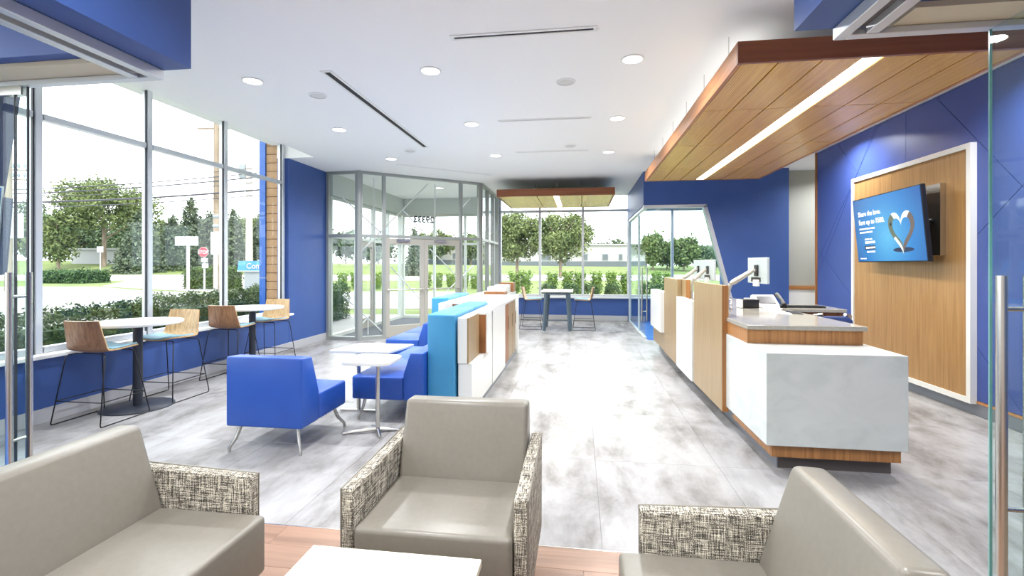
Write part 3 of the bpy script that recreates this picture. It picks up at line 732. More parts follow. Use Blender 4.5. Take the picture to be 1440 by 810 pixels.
# ================================================================== WALL FEATURE AND SCREEN
fp = thing('feature_panel', 'tall oak wall panel in white frame behind the wall screen', 'wall panel', (3.92, 6.5, .1))
ya, yb_, za, zb = 5.45, 7.6, .12, 2.75; fw = .055
obj('panel_board', B(3.905, 3.9495, ya+fw, 6.72, za+fw, zb-fw), 'feature', fp); obj('panel_board', B(3.905, 3.9495, 6.723, yb_-fw, za+fw, zb-fw), 'feature', fp)
obj('frame_side', B(3.888, 3.9495, ya, ya+fw, za, zb), 'laminate', fp); obj('frame_side', B(3.888, 3.9495, yb_-fw, yb_, za, zb), 'laminate', fp)
obj('frame_top', B(3.888, 3.9495, ya+fw, yb_-fw, zb-fw, zb), 'laminate', fp); obj('frame_bottom', B(3.888, 3.9495, ya+fw, yb_-fw, za, za+fw), 'laminate', fp)
# television: corners found from the photo, swung and tilted off the wall
tv = thing('wall_television', 'large tilted screen on oak panel showing blue advert with heart', 'television', (3.7, 6.4, 1.56))
TL, TRc, BL = Vector((3.66, 7.13, 2.38)), Vector((3.585, 5.69, 2.38)), Vector((3.735, 7.12, 1.55))
ex = (TRc-TL); Wt = ex.length; ex.normalize(); ey = (TL-BL); ey -= ex*ey.dot(ex); Ht = ey.length; ey.normalize(); ez = ex.cross(ey)
if ez.x > 0: ez = -ez
O = TL-ey*Ht      # lower-left seen from the room
def tvb(a0, a1, b0, b1, c0, c1, bev=0.):
    mb = MB().box(a0, a1, b0, b1, c0, c1, bev)
    for v in mb.bm.verts: v.co = O+ex*v.co.x+ey*v.co.y+ez*v.co.z
    return mb
def screen_mat():
    m = bpy.data.materials.new('screen_image'); m.use_nodes = True; nt = m.node_tree; b = nt.nodes['Principled BSDF']
    b.inputs['Base Color'].default_value = (.005, .006, .01, 1); b.inputs['Roughness'].default_value = .15
    geo = nt.nodes.new('ShaderNodeNewGeometry'); sub = nt.nodes.new('ShaderNodeVectorMath'); sub.operation = 'DISTANCE'
    cc = O+ex*(Wt*.52)+ey*(Ht*.36); sub.inputs[1].default_value = cc
    nt.links.new(geo.outputs['Position'], sub.inputs[0])
    mr = nt.nodes.new('ShaderNodeMapRange'); mr.inputs['From Max'].default_value = .95; nt.links.new(sub.outputs['Value'], mr.inputs['Value'])
    c = ramp(nt, mr.outputs[0], [(0, s2l(96, 180, 228)), (.5, s2l(48, 126, 200)), (1, s2l(24, 74, 150))])
    nt.links.new(c, b.inputs['Emission Color']); b.inputs['Emission Strength'].default_value = .95
    return m
M['tv_text'] = mat('screen_text_white', (.1, .1, .1), .4, emit=(1, 1, 1), estr=1.1)
M['tv_dark'] = mat('screen_text_dark', (.01, .01, .02), .4, emit=s2l(20, 44, 84), estr=.8)
M['tv_heart_w'] = mat('screen_heart_pale', (.1, .1, .1), .4, emit=s2l(222, 236, 236), estr=1.)
M['tv_heart_d'] = mat('screen_heart_olive', (.05, .05, .05), .4, emit=s2l(84, 98, 78), estr=.9)
M['tv_heart_b'] = mat('screen_heart_brown', (.05, .05, .05), .4, emit=s2l(92, 74, 70), estr=.9)
obj('housing', tvb(0, Wt, 0, Ht, -.05, -.002, .006), 'plastic_black', tv)
scn = obj('screen', tvb(.012, Wt-.012, .014, Ht-.012, -.0019, .002), screen_mat(), tv)
def tvm(fx, fy, dz=.0045): return frame_mw(O+ex*(Wt*fx)+ey*(Ht*fy)+ez*dz, ex, ex.cross(ey)*0+ey)
def tvtext(body, fx, fy, size, m='tv_text', bold=0.):
    mw = Matrix((ex, ey, ez)).transposed().to_4x4(); mw.translation = O+ex*(Wt*fx)+ey*(Ht*fy)+ez*.004
    return text('lettering', body, size, m, scn, mw, .0006, 'LEFT', bold)
tvtext('Share the love.', .085, .72, .088, bold=.0016)
tvtext('Earn up to $500.', .085, .59, .088, bold=.0016)
def strokes(fx, fy, words, h=.02):
    x = Wt*fx
    for wl in words:
        obj('small_print', tvb(x, x+wl, Ht*fy, Ht*fy+h, .0021, .0032), 'tv_text', scn); x += wl+.012
strokes(.085, .51, (.065, .05, .085, .03, .09)); strokes(.085, .455, (.05, .09, .06, .07))
strokes(.16, .345, (.1, .06)); strokes(.16, .292, (.12, .1), .028); strokes(.175, .15, (.08, .1)); strokes(.055, .05, (.06, .07), .014)
obj('button', tvb(Wt*.145, Wt*.32, Ht*.195, Ht*.258, .0021, .0028), 'tv_dark', scn); strokes(.165, .213, (.1, .055, .04), .022)
# heart of folded ribbons, flat print on the screen
def heart(t): return (16*math.sin(t)**3, 13*math.cos(t)-5*math.cos(2*t)-2*math.cos(3*t)-math.cos(4*t))
def hpatch(name, t0, t1, k_in, m, n=22, z=.0045, dx=0.):
    mb = MB(); A, Bv = [], []
    for k in range(n+1):
        t = t0+(t1-t0)*k/n; hx, hy = heart(t); f = .0156
        def pt(sc): return O+ex*(Wt*.72+(hx*sc+dx)*f)+ey*(Ht*.45+hy*sc*f*1.1)+ez*z
        A.append(mb.bm.verts.new(pt(1.0))); kk = k_in(k/n) if callable(k_in) else k_in; Bv.append(mb.bm.verts.new(pt(kk)))
    for k in range(n): mb.bm.faces.new((A[k], A[k+1], Bv[k+1], Bv[k]))
    obj(name, mb, m, scn)
hpatch('heart_shape', .02, 1.15, lambda q: .5+.18*q, 'tv_heart_w', z=.0046); hpatch('heart_shape', 1.1, 3.12, lambda q: .7, 'tv_heart_b', z=.0048)
hpatch('heart_shape', -1.15, -.02, lambda q: .68-.18*q, 'tv_heart_w', z=.0046); hpatch('heart_shape', -3.12, -1.1, lambda q: .6+.08*q, 'tv_heart_d', z=.0048)
hpatch('heart_shape', -3.1, -2.1, lambda q: .78, 'tv_heart_w', z=.0049)
mb = MB(); pts = [mb.bm.verts.new(O+ex*(Wt*.72+.2*math.cos(a))+ey*(Ht*.17+.028*math.sin(a))+ez*.0032) for a in np.linspace(0, 2*math.pi, 24, endpoint=False)]
mb.bm.faces.new(pts); obj('heart_ground', mb, 'tv_dark', scn)
obj('mount_box', B(3.85, 3.9045, 5.80, 6.3, 1.62, 2.40), 'steel', tv); obj('mount_arm', MB().tube([(3.66, 6.3, 2.0), (3.78, 6.1, 2.0), (3.88, 5.9, 2.0)], .03, 8), 'plastic_black', tv)

# ================================================================== GLASS LEAVES IN THE FOREGROUND
gl = thing('glass_sliding_leaf', 'clear glass leaf with twin steel pull handles before the window', 'glass door', (-4.2, 2.6, 0))
obj('leaf', B(-4.6, -3.44, 2.585, 2.597, .02, 2.638), 'glass_green', gl)
obj('leaf_edge', B(-3.4395, -3.432, 2.585, 2.597, .02, 2.638), 'alu_dark', gl)
obj('seal', B(-3.53, -3.525, 2.583, 2.599, .02, 2.638), 'alu_dark', gl)
obj('hanger_patch', B(-3.62, -3.46, 2.57, 2.612, 2.585, 2.639), 'steel', gl)
obj('floor_track', B(-4.6, -3.40, 2.57, 2.605, .002, .02), 'steel', gl)
for dy in (-.055, .055):
    obj('pull_handle', MB().tube([(-3.5, 2.591+dy, .22), (-3.5, 2.591+dy, 1.47)], .0185, 12), 'steel', gl, 60)
for zz in (.42, 1.32): obj('handle_standoff', MB().tube([(-3.5, 2.536, zz), (-3.5, 2.646, zz)], .011, 8), 'steel', gl, 60)
gr = thing('glass_sliding_leaf', 'greenish glass leaf with one tall steel pull handle beside oak feature wall', 'glass door', (1.95, 1.9, 0))
obj('leaf', B(1.93, 1.942, 1.2, 2.59, .02, 2.638), 'glass_green', gr)
obj('leaf_edge', B(1.93, 1.942, 2.5905, 2.597, .02, 2.638), 'glass_edge', gr)
obj('floor_track', B(1.91, 1.96, 1.2, 2.6, .002, .02), 'steel', gr)
for dx in (-.055, .055): obj('pull_handle', MB().tube([(1.936+dx, 2.46, .12), (1.936+dx, 2.46, 1.47)], .021, 12), 'steel', gr, 60)
for zz in (.42, 1.32): obj('handle_standoff', MB().tube([(1.881, 2.46, zz), (1.991, 2.46, zz)], .011, 8), 'steel', gr, 60)

po = thing('wall_poster', 'blue poster with white border on navy fin behind the glass leaf', 'poster', (-4.5, 2.98, 1.5))
obj('backing', MB().prism([(-4.66, 1.38), (-4.155, 1.45), (-4.10, 2.0), (-4.62, 2.1)], 'Y', 2.985, 2.998), 'navy', po)
obj('border', MB().prism([(-4.66, 1.44), (-4.215, 1.50), (-4.16, 2.09), (-4.62, 2.12)], 'Y', 2.975, 2.984), 'laminate', po)
obj('sheet', MB().prism([(-4.65, 1.46), (-4.225, 1.52), (-4.172, 2.08), (-4.61, 2.11)], 'Y', 2.970, 2.9745), 'poster_blue', po)
# ================================================================== LOUNGE SEATS
def armchair(name, label, cat, W, loc, rz, a0=.0, group=None):
    t = thing(name, label, cat, (0, 0, 0), group); h = W/2; a = .058; D = .74
    obj('seat', MB().box(-h+a+.004, h-a-.004, -.02, .62, .2, .445, bev=.022, seg=4), 'taupe', t, 60)
    obj('backrest', MB().prism([(.45, .20), (.725, .20), (.735, .55), (.70, .80), (.588, .805), (.475, .45)], 'X', -h+a+.006, h-a-.006, bev=.022, seg=4), 'taupe', t, 60)
    for s_ in (-1, 1):
        x0, x1 = (-h, -h+a) if s_ < 0 else (h-a, h)
        ar = obj('armrest', MB().prism([(a0, .12), (.70, .12), (.725, .615), (a0, .592)], 'X', x0, x1, bev=.012, seg=3), 'tweed', t, 50)
        xm = x0 if s_ < 0 else x1
        obj('piping', MB().tube([(xm, a0+.005, .125), (xm, a0+.003, .59), (xm, .72, .613)], .004, 6), 'taupe', ar)
    for x in (-h+.06, h-.06):
        for y in (.06, .64): obj('leg', MB().tube([(x, y, .0), (x, y, .13)], [.015, .022], 10), 'steel', t, 60)
    t.location = loc; t.rotation_euler = (0, 0, rz); return t
armchair('armchair', 'beige vinyl armchair with tweed arms facing the camera, behind coffee table', 'armchair', .78, (-.59, 1.885, 0), 0, group='beige lounge seats')
armchair('sofa', 'long beige vinyl sofa with tweed arm beside the glass leaf', 'sofa', 1.7, (-1.355, 1.13, 0), R(90), .06, group='beige lounge seats')
armchair('armchair', 'beige vinyl armchair seen from the side in front of reception counter', 'armchair', .74, (.165, 1.555, 0), R(-90), .06, group='beige lounge seats')
ct = thing('coffee_table', 'low cream rectangular coffee table in front of the beige armchair', 'table', (-.695, 1.3, 0))
obj('table_top', B(-1.03, -.36, .7, 1.765, .395, .425, bev=.004), 'cream', ct)
for x in (-.97, -.42):
    for y in (.78, 1.69): obj('leg', MB().tube([(x, y, 0), (x, y, .395)], .018, 10), 'steel', ct, 60)
obj('apron', B(-.96, -.43, .79, 1.68, .36, .3945), 'steel', ct)

# blue lounge chair, back to the camera
def splay(x, y, dx, dy, parent, z1=.215, r=.014):
    obj('leg', MB().tube([(x, y, z1), (x+dx*.45, y+dy*.45, .10), (x+dx, y+dy, .035), (x+dx*1.05, y+dy*1.05, 0)], [r*1.25, r, r*.9, r*.9], 10), 'steel', parent, 60)
bc = thing('lounge_chair', 'royal blue armless lounge chair on steel legs with its back turned', 'chair', (-2.5, 3.9, 0))
obj('backrest', MB().prism([(3.56, .21), (3.82, .21), (3.83, .45), (3.72, .765), (3.56, .775)], 'X', -2.84, -2.18, bev=.016, seg=3), 'blue_vinyl', bc, 50)
obj('seat', B(-2.84, -2.18, 3.826, 4.3, .21, .435, bev=.022, seg=3), 'blue_vinyl', bc, 50)
for x, y, dx, dy in ((-2.76, 3.64, -.06, -.06), (-2.26, 3.64, .06, -.06), (-2.76, 4.2, -.06, .08), (-2.26, 4.2, .07, .08)): splay(x, y, dx, dy, bc)

# blue bench seats with cyan high backs
def bench(label, x0, xb_, x1, y0, y1, cuts, group):
    t = thing('bench_seat', label, 'bench', ((x0+x1)/2, (y0+y1)/2, 0), group); ys = [y0]+cuts+[y1]
    for a, b in zip(ys, ys[1:]):
        obj('seat', B(x0, xb_, a+.002, b-.002, .21, .435, bev=.02, seg=3), 'blue_vinyl', t, 50)
        obj('backrest', MB().prism([(xb_+.001, .21), (x1, .21), (x1, .672), (xb_+.07, .672), (xb_+.001, .46)], 'Y', a+.002, b-.002, bev=.014, seg=3), 'blue_vinyl', t, 50)
    for x, dx in ((x0+.1, -.05), (x1-.08, .0)):
        for y, dy in ((y0+.1, -.05), (y1-.1, .05)): splay(x, y, dx, dy, t)
    return t
bench('royal blue bench in front of the near cyan back, beside small tables', -2.2, -1.68, -1.475, 4.45, 6.2, [5.33], 'blue benches along the divider')
bench('royal blue bench in front of the far cyan back, towards entrance doors', -2.8, -2.3, -2.155, 6.72, 8.15, [7.44], 'blue benches along the divider')
def cyanback(label, x0, x1, y0, y1, mid):
    t = thing('divider_screen', label, 'divider', ((x0+x1)/2, (y0+y1)/2, 0), 'cyan high backs')
    for a, b in zip([y0, mid], [mid, y1]): obj('upholstered_pad', B(x0, x1, a+.001, b-.001, .07, 1.035, bev=.018, seg=3), 'cyan', t, 50)
    obj('plinth', B(x0+.04, x1-.04, y0+.04, y1-.04, .0005, .069), 'toe', t)
cyanback('tall cyan upholstered divider back beside white and oak cabinet, near one', -1.47, -1.20, 4.55, 6.28, 5.45)
cyanback('tall cyan upholstered divider back near the entrance doors, far one', -2.15, -1.89, 6.85, 8.15, 7.5)
# divider cabinet of white and oak blocks
dv = thing('divider_cabinet', 'white and oak block cabinet running behind the cyan backs', 'cabinet', (-1.15, 6.3, 0))
obj('toe_kick', B(-1.16, -1.07, 4.68, 8.3, .0005, .085), 'toe_metal', dv)
obj('white_base', B(-1.178, -1.04, 4.62, 5.72, .086, .553, bev=.002, seg=1), 'laminate', dv)
obj('white_slab', B(-1.178, -1.085, 4.60, 5.10, .554, 1.0, bev=.002, seg=1), 'laminate', dv)
obj('oak_side', B(-1.084, -1.07, 4.605, 5.10, .554, .998), 'oak', dv)
obj('walnut_block', B(-1.178, -1.01, 5.16, 5.5, .555, .975), 'walnut', dv)
obj('white_cap', B(-1.178, -1.008, 5.158, 5.74, .976, .998), 'laminate', dv)
obj('white_side', B(-1.009, -1.003, 5.18, 5.5, .556, .975), 'laminate', dv)
obj('white_panel', B(-1.178, -1.035, 5.745, 6.72, .086, .998, bev=.002, seg=1), 'laminate', dv)
obj('white_top', B(-1.9, -1.035, 6.725, 8.0, .955, .985), 'laminate', dv)
obj('walnut_side', B(-1.8, -1.10, 6.73, 6.76, .086, .954), 'walnut', dv)
for k, (a, b, m_) in enumerate(((6.78, 7.2, 'walnut'), (7.21, 7.62, 'oak'), (7.63, 7.99, 'oak'))):
    d_ = obj('door', B(-1.09, -1.06, a, b, .09, .95, bev=.002, seg=1), m_, dv); obj('handle', B(-1.058, -1.046, b-.04, b-.028, .55, .75), 'steel', d_)
obj('white_end', B(-1.88, -1.04, 8.16, 8.3, .0005, 1.0, bev=.003), 'laminate', dv)
obj('white_spine', B(-1.88, -1.80, 6.3, 8.155, .086, .998, bev=.002, seg=1), 'laminate', dv)
obj('inner_body', B(-1.79, -1.10, 6.77, 8.15, .086, .95), 'laminate', dv)
# far unit with stepped boxes
fu = thing('display_unit', 'stepped oak and white box unit beyond the divider by far window', 'shelf unit', (-1.5, 9.3, 0))
obj('base_cabinet', B(-2.0, -1.34, 8.6, 10.2, .0005, .96), 'laminate', fu)
obj('oak_tray', B(-1.72, -1.34, 8.62, 8.95, .961, 1.02), 'walnut', fu)
obj('white_box', B(-1.72, -1.36, 8.96, 9.4, .961, 1.10, bev=.004), 'laminate', fu)
obj('white_box', B(-1.66, -1.38, 9.41, 9.7, .961, 1.125, bev=.004), 'quartz', fu)
obj('oak_box', B(-1.62, -1.34, 9.75, 10.1, .961, 1.15), 'walnut', fu)

# small pull-up tables
st = thing('side_table', 'small white side table with rounded corners on steel tripod foot', 'table', (-1.83, 4.17, 0))
mb = MB(); n = 8; pts = []
for cx_, cy_, a0 in ((.12, .12, 0), (-.12, .12, 90), (-.12, -.12, 180), (.12, -.12, 270)):
    for k in range(n+1): a = R(a0+90*k/n); pts.append((-1.86+cx_*1.15+.085*math.cos(a), 4.17+cy_+.085*math.sin(a)))
obj('table_top', mb.prism(pts, 'Z', .64, .67, bev=.004, seg=2), 'laminate', st, 40)
obj('post', MB().lathe([(.02, .02), (.02, .64)], 16, (-1.81, 4.17)), 'steel', st, 50)
for a, L_ in ((200, .3), (20, .2), (-60, .17), (130, .17)): 
    obj('foot', MB().tube([(-1.81, 4.17, .035), (-1.81+L_*math.cos(R(a)), 4.17+L_*math.sin(R(a)), .013)], [.02, .012], 8), 'steel', st)
rt = thing('side_table', 'larger white rectangular pull-up table beside the blue bench', 'table', (-2.13, 4.75, 0))
obj('table_top', MB().prism([(-2.47, 4.52), (-1.86, 4.52), (-1.76, 5.0), (-2.37, 5.0)], 'Z', .64, .665, bev=.003, seg=1), 'laminate', rt)
obj('post', MB().lathe([(.02, .02), (.02, .64)], 16, (-2.27, 4.75)), 'steel', rt, 50)
obj('foot', B(-2.46, -2.08, 4.725, 4.775, .0005, .02), 'steel', rt)

# ================================================================== STOOLS AND TABLES
def make_stool():
    t = thing('bar_stool', '', 'stool', (0, 0, 0), 'plywood shell bar stools')
    prof = [(.225, .675), (.2, .68), (.1, .678), (-.02, .672), (-.10, .672), (-.15, .685), (-.185, .72), (-.205, .77), (-.22, .83), (-.235, .90), (-.252, .985)]
    wid = [.17, .195, .215, .222, .225, .225, .222, .216, .208, .20, .19]
    def sheet(off, nj=9, i0=0, i1=len(prof), ws_=1.):
        P = []
        for i in range(i0, i1):
            y, z = prof[i]; up = max(0, min(1, (i-4)/3.)); row = []
            for j in range(nj):
                q = -1+2*j/(nj-1); x = wid[i]*q*ws_
                row.append((x, y+up*.045*q*q, z+(1-up)*.022*q*q+off))
            P.append(row)
        return P
    obj('shell', MB().grid_sheet(sheet(0), .012), 'stool_wood', t, 50)
    obj('shell_back', MB().grid_sheet([[(x*.996, y-(.0005 if i < 3 else .001), z-.0006) for x, y, z in r] for i, r in enumerate(sheet(0))], -.003), 'stool_back', t, 50)
    obj('seat_pad', MB().grid_sheet(sheet(.0135, 9, 0, 5, .93), .014), 'pad', t, 50)
    r = .0058
    for s_ in (-1, 1):
        f = obj('side_frame', MB().tube([(s_*.15, -.12, .662), (s_*.20, -.155, .655), (s_*.215, -.17, .63), (s_*.268, -.262, .02), (s_*.268, -.255, .008), (s_*.268, -.24, r), (s_*.268, .24, r), (s_*.268, .255, .008), (s_*.267, .258, .02), (s_*.19, .165, .64), (s_*.16, .14, .664)], r, 7), 'black_rod', t, 60)
        obj('foot_rail', MB().tube([(s_*.250, -.231, .225), (s_*.2445, .231, .225)], r*.9, 6), 'black_rod', t)
    obj('foot_rail', MB().tube([(-.2445, .231, .225), (.2445, .231, .225)], r*.9, 6), 'black_rod', t)
    obj('foot_rail', MB().tube([(-.25, -.231, .225), (.25, -.231, .225)], r*.9, 6), 'black_rod', t)
    obj('seat_rail', MB().tube([(-.15, -.12, .662), (.15, -.12, .662)], r, 6), 'black_rod', t)
    obj('seat_rail', MB().tube([(-.16, .14, .664), (.16, .14, .664)], r, 6), 'black_rod', t)
    return t
st0 = make_stool(); st0.location = (-4.665, 4.17, 0)
st0['label'] = 'dark-backed plywood bar stool nearest the glass leaf, its back turned'
dup(st0, (-4.655, 4.96, 0), R(180), 'plywood bar stool facing the camera across the nearer round table')
dup(st0, (-4.63, 5.93, 0), R(0), 'plywood bar stool with back turned at the farther round table')
dup(st0, (-4.63, 6.72, 0), R(180), 'plywood bar stool facing the camera at the farther round table')
dup(st0, (-1.13, 11.5, 0), R(-90), 'plywood bar stool on divider side of the tall rectangular table')
dup(st0, (.10, 11.5, 0), R(90), 'plywood bar stool on counter side of the tall rectangular table')
def round_table(label, x, y):
    t = thing('round_bar_table', label, 'table', (x, y, 0), 'round bar tables at the window')
    obj('table_top', MB().lathe([(.395, .885), (.41, .89), (.413, .90), (.413, .912), (.41, .915)], 48, (x, y)), 'laminate', t, 40)
    obj('post', MB().lathe([(.045, .012), (.045, .87)], 20, (x, y)), 'table_dark', t, 50)
    obj('mount_plate', MB().lathe([(.13, .87), (.13, .884)], 24, (x, y)), 'table_dark', t, 50)
    obj('base_disc', MB().lathe([(.33, .0005), (.33, .008), (.325, .012), (.05, .02)], 48, (x, y)), 'table_dark', t, 40)
round_table('round white bar table with dark post, the nearer one at the windows', -4.68, 4.57)
round_table('round white bar table with dark post, the farther one at the windows', -4.63, 6.33)
tt = thing('tall_table', 'tall rectangular white table with slate splayed legs by far window', 'table', (-.51, 11.5, 0))
obj('table_top', B(-.88, -.15, 11.05, 11.95, .885, .915, bev=.004), 'laminate', tt)
obj('apron', B(-.80, -.23, 11.12, 11.88, .825, .884), 'slate', tt)
for sx, x in ((-1, -.76), (1, -.27)):
    for sy, y in ((-1, 11.15), (1, 11.85)):
        obj('leg', MB().tube([(x, y, .86), (x+sx*.05, y+sy*.04, 0)], [.048, .04], 4), 'slate', tt)
    obj('stretcher', MB().tube([(x+sx*.035, 11.14, .24), (x+sx*.035, 11.86, .24)], .014, 6), 'slate', tt)
obj('stretcher', MB().tube([(-.795, 11.14, .24), (-.235, 11.14, .24)], .014, 6), 'slate', tt)

# ================================================================== OUTDOORS (site axes turned a little off the building)
FW = Vector((-math.sin(YAW), math.cos(YAW), 0)); RT = Vector((math.cos(YAW), math.sin(YAW), 0))
def site(d, e, z=0.): v = FW*d+RT*e; return Vector((v.x, v.y, z))
G0 = -.15
def zg(d, e):
    if d <= 78: return G0
    top = max(.7, min(2.4, 1.28-.011*e)); q = min(1, (d-78)/26); return G0+(top-G0)*q*q*(3-2*q)
def strip_mesh(name, d0, d1, e0, e1, m, dz=0., nd=1, ne=1):
    mb = MB(); V = [[mb.bm.verts.new(site(d0+(d1-d0)*i/nd, e0+(e1-e0)*j/ne, zg(d0+(d1-d0)*i/nd, e0+(e1-e0)*j/ne)+dz)) for j in range(ne+1)] for i in range(nd+1)]
    for i in range(nd):
        for j in range(ne): mb.bm.faces.new((V[i][j], V[i][j+1], V[i+1][j+1], V[i+1][j]))
    return struct(name, mb, m, None, 60)
strip_mesh('ground_lawn', -40, 420, -420, 420, 'grass', 0, 92, 60)
strip_mesh('road', 50, 77, -420, 420, 'concrete', .02)
def poly_ground(name, pts, m, z):
    return struct(name, MB().prism([tuple(site(d, e).xy) for d, e in pts], 'Z', z-.02, z), m)
poly_ground('road_parking', [(-20, -60), (-20, -6.2), (12, -8.6), (17, -9.2), (22, -9.8), (26, -14), (31, -24), (36, -31), (36, -60)], 'asphalt', G0+.03)
poly_ground('path_drive', [(50.5, -28), (50.5, -40), (36.5, -31), (26.5, -14), (23.5, -8), (28, -10)], 'concrete', G0+.025)
poly_ground('path_walk', [(13.6, -5), (16, -7.5), (16, 10), (14.9, 10)], 'concrete', G0+.02)
poly_ground('path_forecourt', [(18, -9.6), (18, -2.2), (29.5, -3.4), (29.5, -15.5), (26, -13.6), (22, -9.6)], 'concrete', G0+.028)
poly_ground('path_entry', [(8.5, -9.0), (14.6, -7.2), (14.6, -2.5), (9.0, -5.3)], 'concrete', G0+.035)

# leafy things
def leaf_mesh(name, P, size, m, parent):
    P = np.concatenate([P, P+rng.normal(size=P.shape)*size*.9]); size *= .66
    n = len(P); d = rng.normal(size=(n, 3)); d /= np.linalg.norm(d, axis=1)[:, None]+1e-9
    e = rng.normal(size=(n, 3)); e -= d*(e*d).sum(1)[:, None]; e /= np.linalg.norm(e, axis=1)[:, None]+1e-9
    sz = size*(.6+.8*rng.random(n))[:, None]
    V = np.stack([P-d*sz, P+e*sz*.55, P+d*sz, P-e*sz*.55], 1).reshape(-1, 3)-np.array(org(parent))
    F = np.arange(4*n).reshape(-1, 4)
    me = bpy.data.meshes.new(name); me.from_pydata(V.tolist(), [], F.tolist()); me.materials.append(M[m])
    o = bpy.data.objects.new(name, me); finish(o, parent); ORG[o.name] = org(parent).copy(); o['kind'] = 'stuff'; return o
def blob_points(c, rad, n, nb, spread=1., flat=.5):
    C = []
    while len(C) < nb:
        q = rng.uniform(-1, 1, 3)
        if np.linalg.norm(q) < 1: C.append(q)
    C = np.array(C)*np.array(rad)*.80*spread+np.array(c); k = rng.integers(0, nb, n)
    d = rng.normal(size=(n, 3)); d /= np.linalg.norm(d, axis=1)[:, None]
    rr = (.20+.18*rng.random(nb))[k]*(.55+.45*rng.random(n)**.5)
    return C[k]+d*rr[:, None]*np.array(rad)
def tree(label, u, d, top_v, base_v, wpx, m='leaf_a', n=2600, leaf=.42, crown0=.3, group='trees across the road', nb=26):
    """u, top_v, base_v, wpx: bearing and height read off the photograph, turned into metres at distance d"""
    e = (u-720)/680*d; zb = zg(d, e); zt = 1.52+d*(372-top_v)/680; h = zt-zb; r = wpx/680*d/2
    b = site(d, e, zb); t = thing('broadleaf_tree', label, 'tree', b, group)
    obj('trunk', MB().tube([b-Vector((0, 0, .3)), b+Vector((.05, 0, h*.3)), b+Vector((-.1, 0, h*.55)), b+Vector((0, 0, h*.85))], [h*.026, h*.02, h*.015, h*.006], 8), 'bark', t, 60)
    for k in range(5):
        a = k*1.26+.4; z0_ = h*(.3+.07*k)
        obj('branch', MB().tube([b+Vector((0, 0, z0_)), b+Vector((r*.35*math.cos(a), r*.35*math.sin(a), z0_+h*.14)), b+Vector((r*.62*math.cos(a), r*.62*math.sin(a), z0_+h*.24))], [h*.012, h*.008, h*.003], 6), 'bark', t, 60)
    zc = zb+h*(crown0+1)/2
    P = blob_points((b.x, b.y, zc), (r, r*.8, h*(1-crown0)/2), n, nb); P = P[P[:, 2] < zt]
    leaf_mesh('foliage', P, leaf, m, t); return t
def conifer(label, u, d, top_v, wpx, m='leaf_c', n=2600, leaf=.4, group='spruce trees across the road'):
    e = (u-720)/680*d; zb = zg(d, e); zt = 1.52+d*(372-top_v)/680; h = zt-zb; r = wpx/680*d/2
    b = site(d, e, zb); t = thing('spruce_tree', label, 'tree', b, group)
    obj('trunk', MB().tube([b-Vector((0, 0, .3)), b+Vector((0, 0, h*.95))], [h*.022, .03], 8), 'bark', t)
    q = 1-np.sqrt(rng.random(n)); a = rng.random(n)*2*math.pi
    tier = (q*11) % 1
    rad = r*(1-q)**.85*(.55+.5*(1-tier))*(.5+.5*rng.random(n)**.35)*(1+.18*np.sin(a*5+q*40))
    P = np.stack([b.x+rad*np.cos(a), b.y+rad*np.sin(a), zb+h*(.04+.96*q)-rad*.18], 1)
    leaf_mesh('foliage', P, leaf, m, t); return t
tree('tall spreading willow-like tree with forked trunk above the white trailer', 146, 92, 248, 366, 150, 'leaf_a', 6400, .4, .4, nb=60)
tree('pale green young tree at the near edge of first window bay', 82, 88, 300, 366, 46, 'leaf_a', 2200, .4, .1)
tree('dark rounded tree behind the young tree in first window bay', 45, 112, 285, 368, 90, 'leaf_b', 2600, .5, .05)
tree('bushy tree seen beside the utility pole through the glass leaf', 8, 108, 300, 368, 80, 'leaf_a', 2000, .5, .1)
tree('dense dark tree behind the spreading tree, left of its trunk', 112, 118, 302, 368, 74, 'leaf_b', 2600, .5, .02)
tree('dense dark tree between the spreading tree and first spruce', 178, 120, 298, 368, 70, 'leaf_b', 2600, .5, .02)
conifer('blue-green spruce at the middle mullion of the window wall', 198, 84, 292, 74, n=3400)
conifer('spruce directly behind the white street-name sign', 243, 92, 303, 62, n=3000)
conifer('tallest spruce rising left of the brown utility pole', 268, 90, 276, 62, n=3600)
conifer('spruce behind the stop sign and brown pole', 296, 94, 296, 60, n=3000)
conifer('spruce between the brown pole and the pale pole', 328, 90, 292, 50, n=2800)
conifer('spruce behind the blue kiosk and pale pole', 366, 96, 300, 56, n=2600)
for u_, d_, tv_, w_, m_, lb in ((70, 135, 306, 90, 'leaf_b', 'hazy background tree at near window edge, low behind young tree'), (140, 140, 310, 90, 'leaf_b', 'hazy background tree low behind the white trailer'),
                               (228, 130, 300, 70, 'leaf_a', 'hazy broadleaf tree rising between mullion and tallest spruce'), (285, 135, 306, 70, 'leaf_b', 'hazy broadleaf tree behind the spruces and stop sign'),
                               (335, 128, 296, 80, 'leaf_a', 'hazy broadleaf tree behind the pale pole'), (385, 135, 300, 70, 'leaf_b', 'hazy broadleaf tree hidden mostly by the tan pillar')):
    tree(lb, u_, d_, tv_, 368, w_, m_, 2600, .6, .0)
tree('green tree beyond the vestibule glass, nearest the blue wall', 486, 110, 322, 372, 66, 'leaf_b', 2000, .55, .05)
tree('green tree seen beyond the entrance sidelight', 532, 112, 332, 372, 66, 'leaf_b', 1800, .55, .05)
conifer('small conifer seen through the left entrance door', 583, 70, 318, 30, n=1800, leaf=.3)
tree('pale tree behind the house number on the entrance glass', 612, 115, 318, 374, 60, 'leaf_a', 1800, .55, .1)
tree('low green tree seen through the right entrance sidelight', 662, 116, 326, 374, 50, 'leaf_a', 1500, .55, .1)
tree('full round lawn tree in the leftmost far window pane', 727, 66, 297, 377, 84, 'leaf_a', 5600, .3, .22, 'lawn trees beyond the far window', 34)
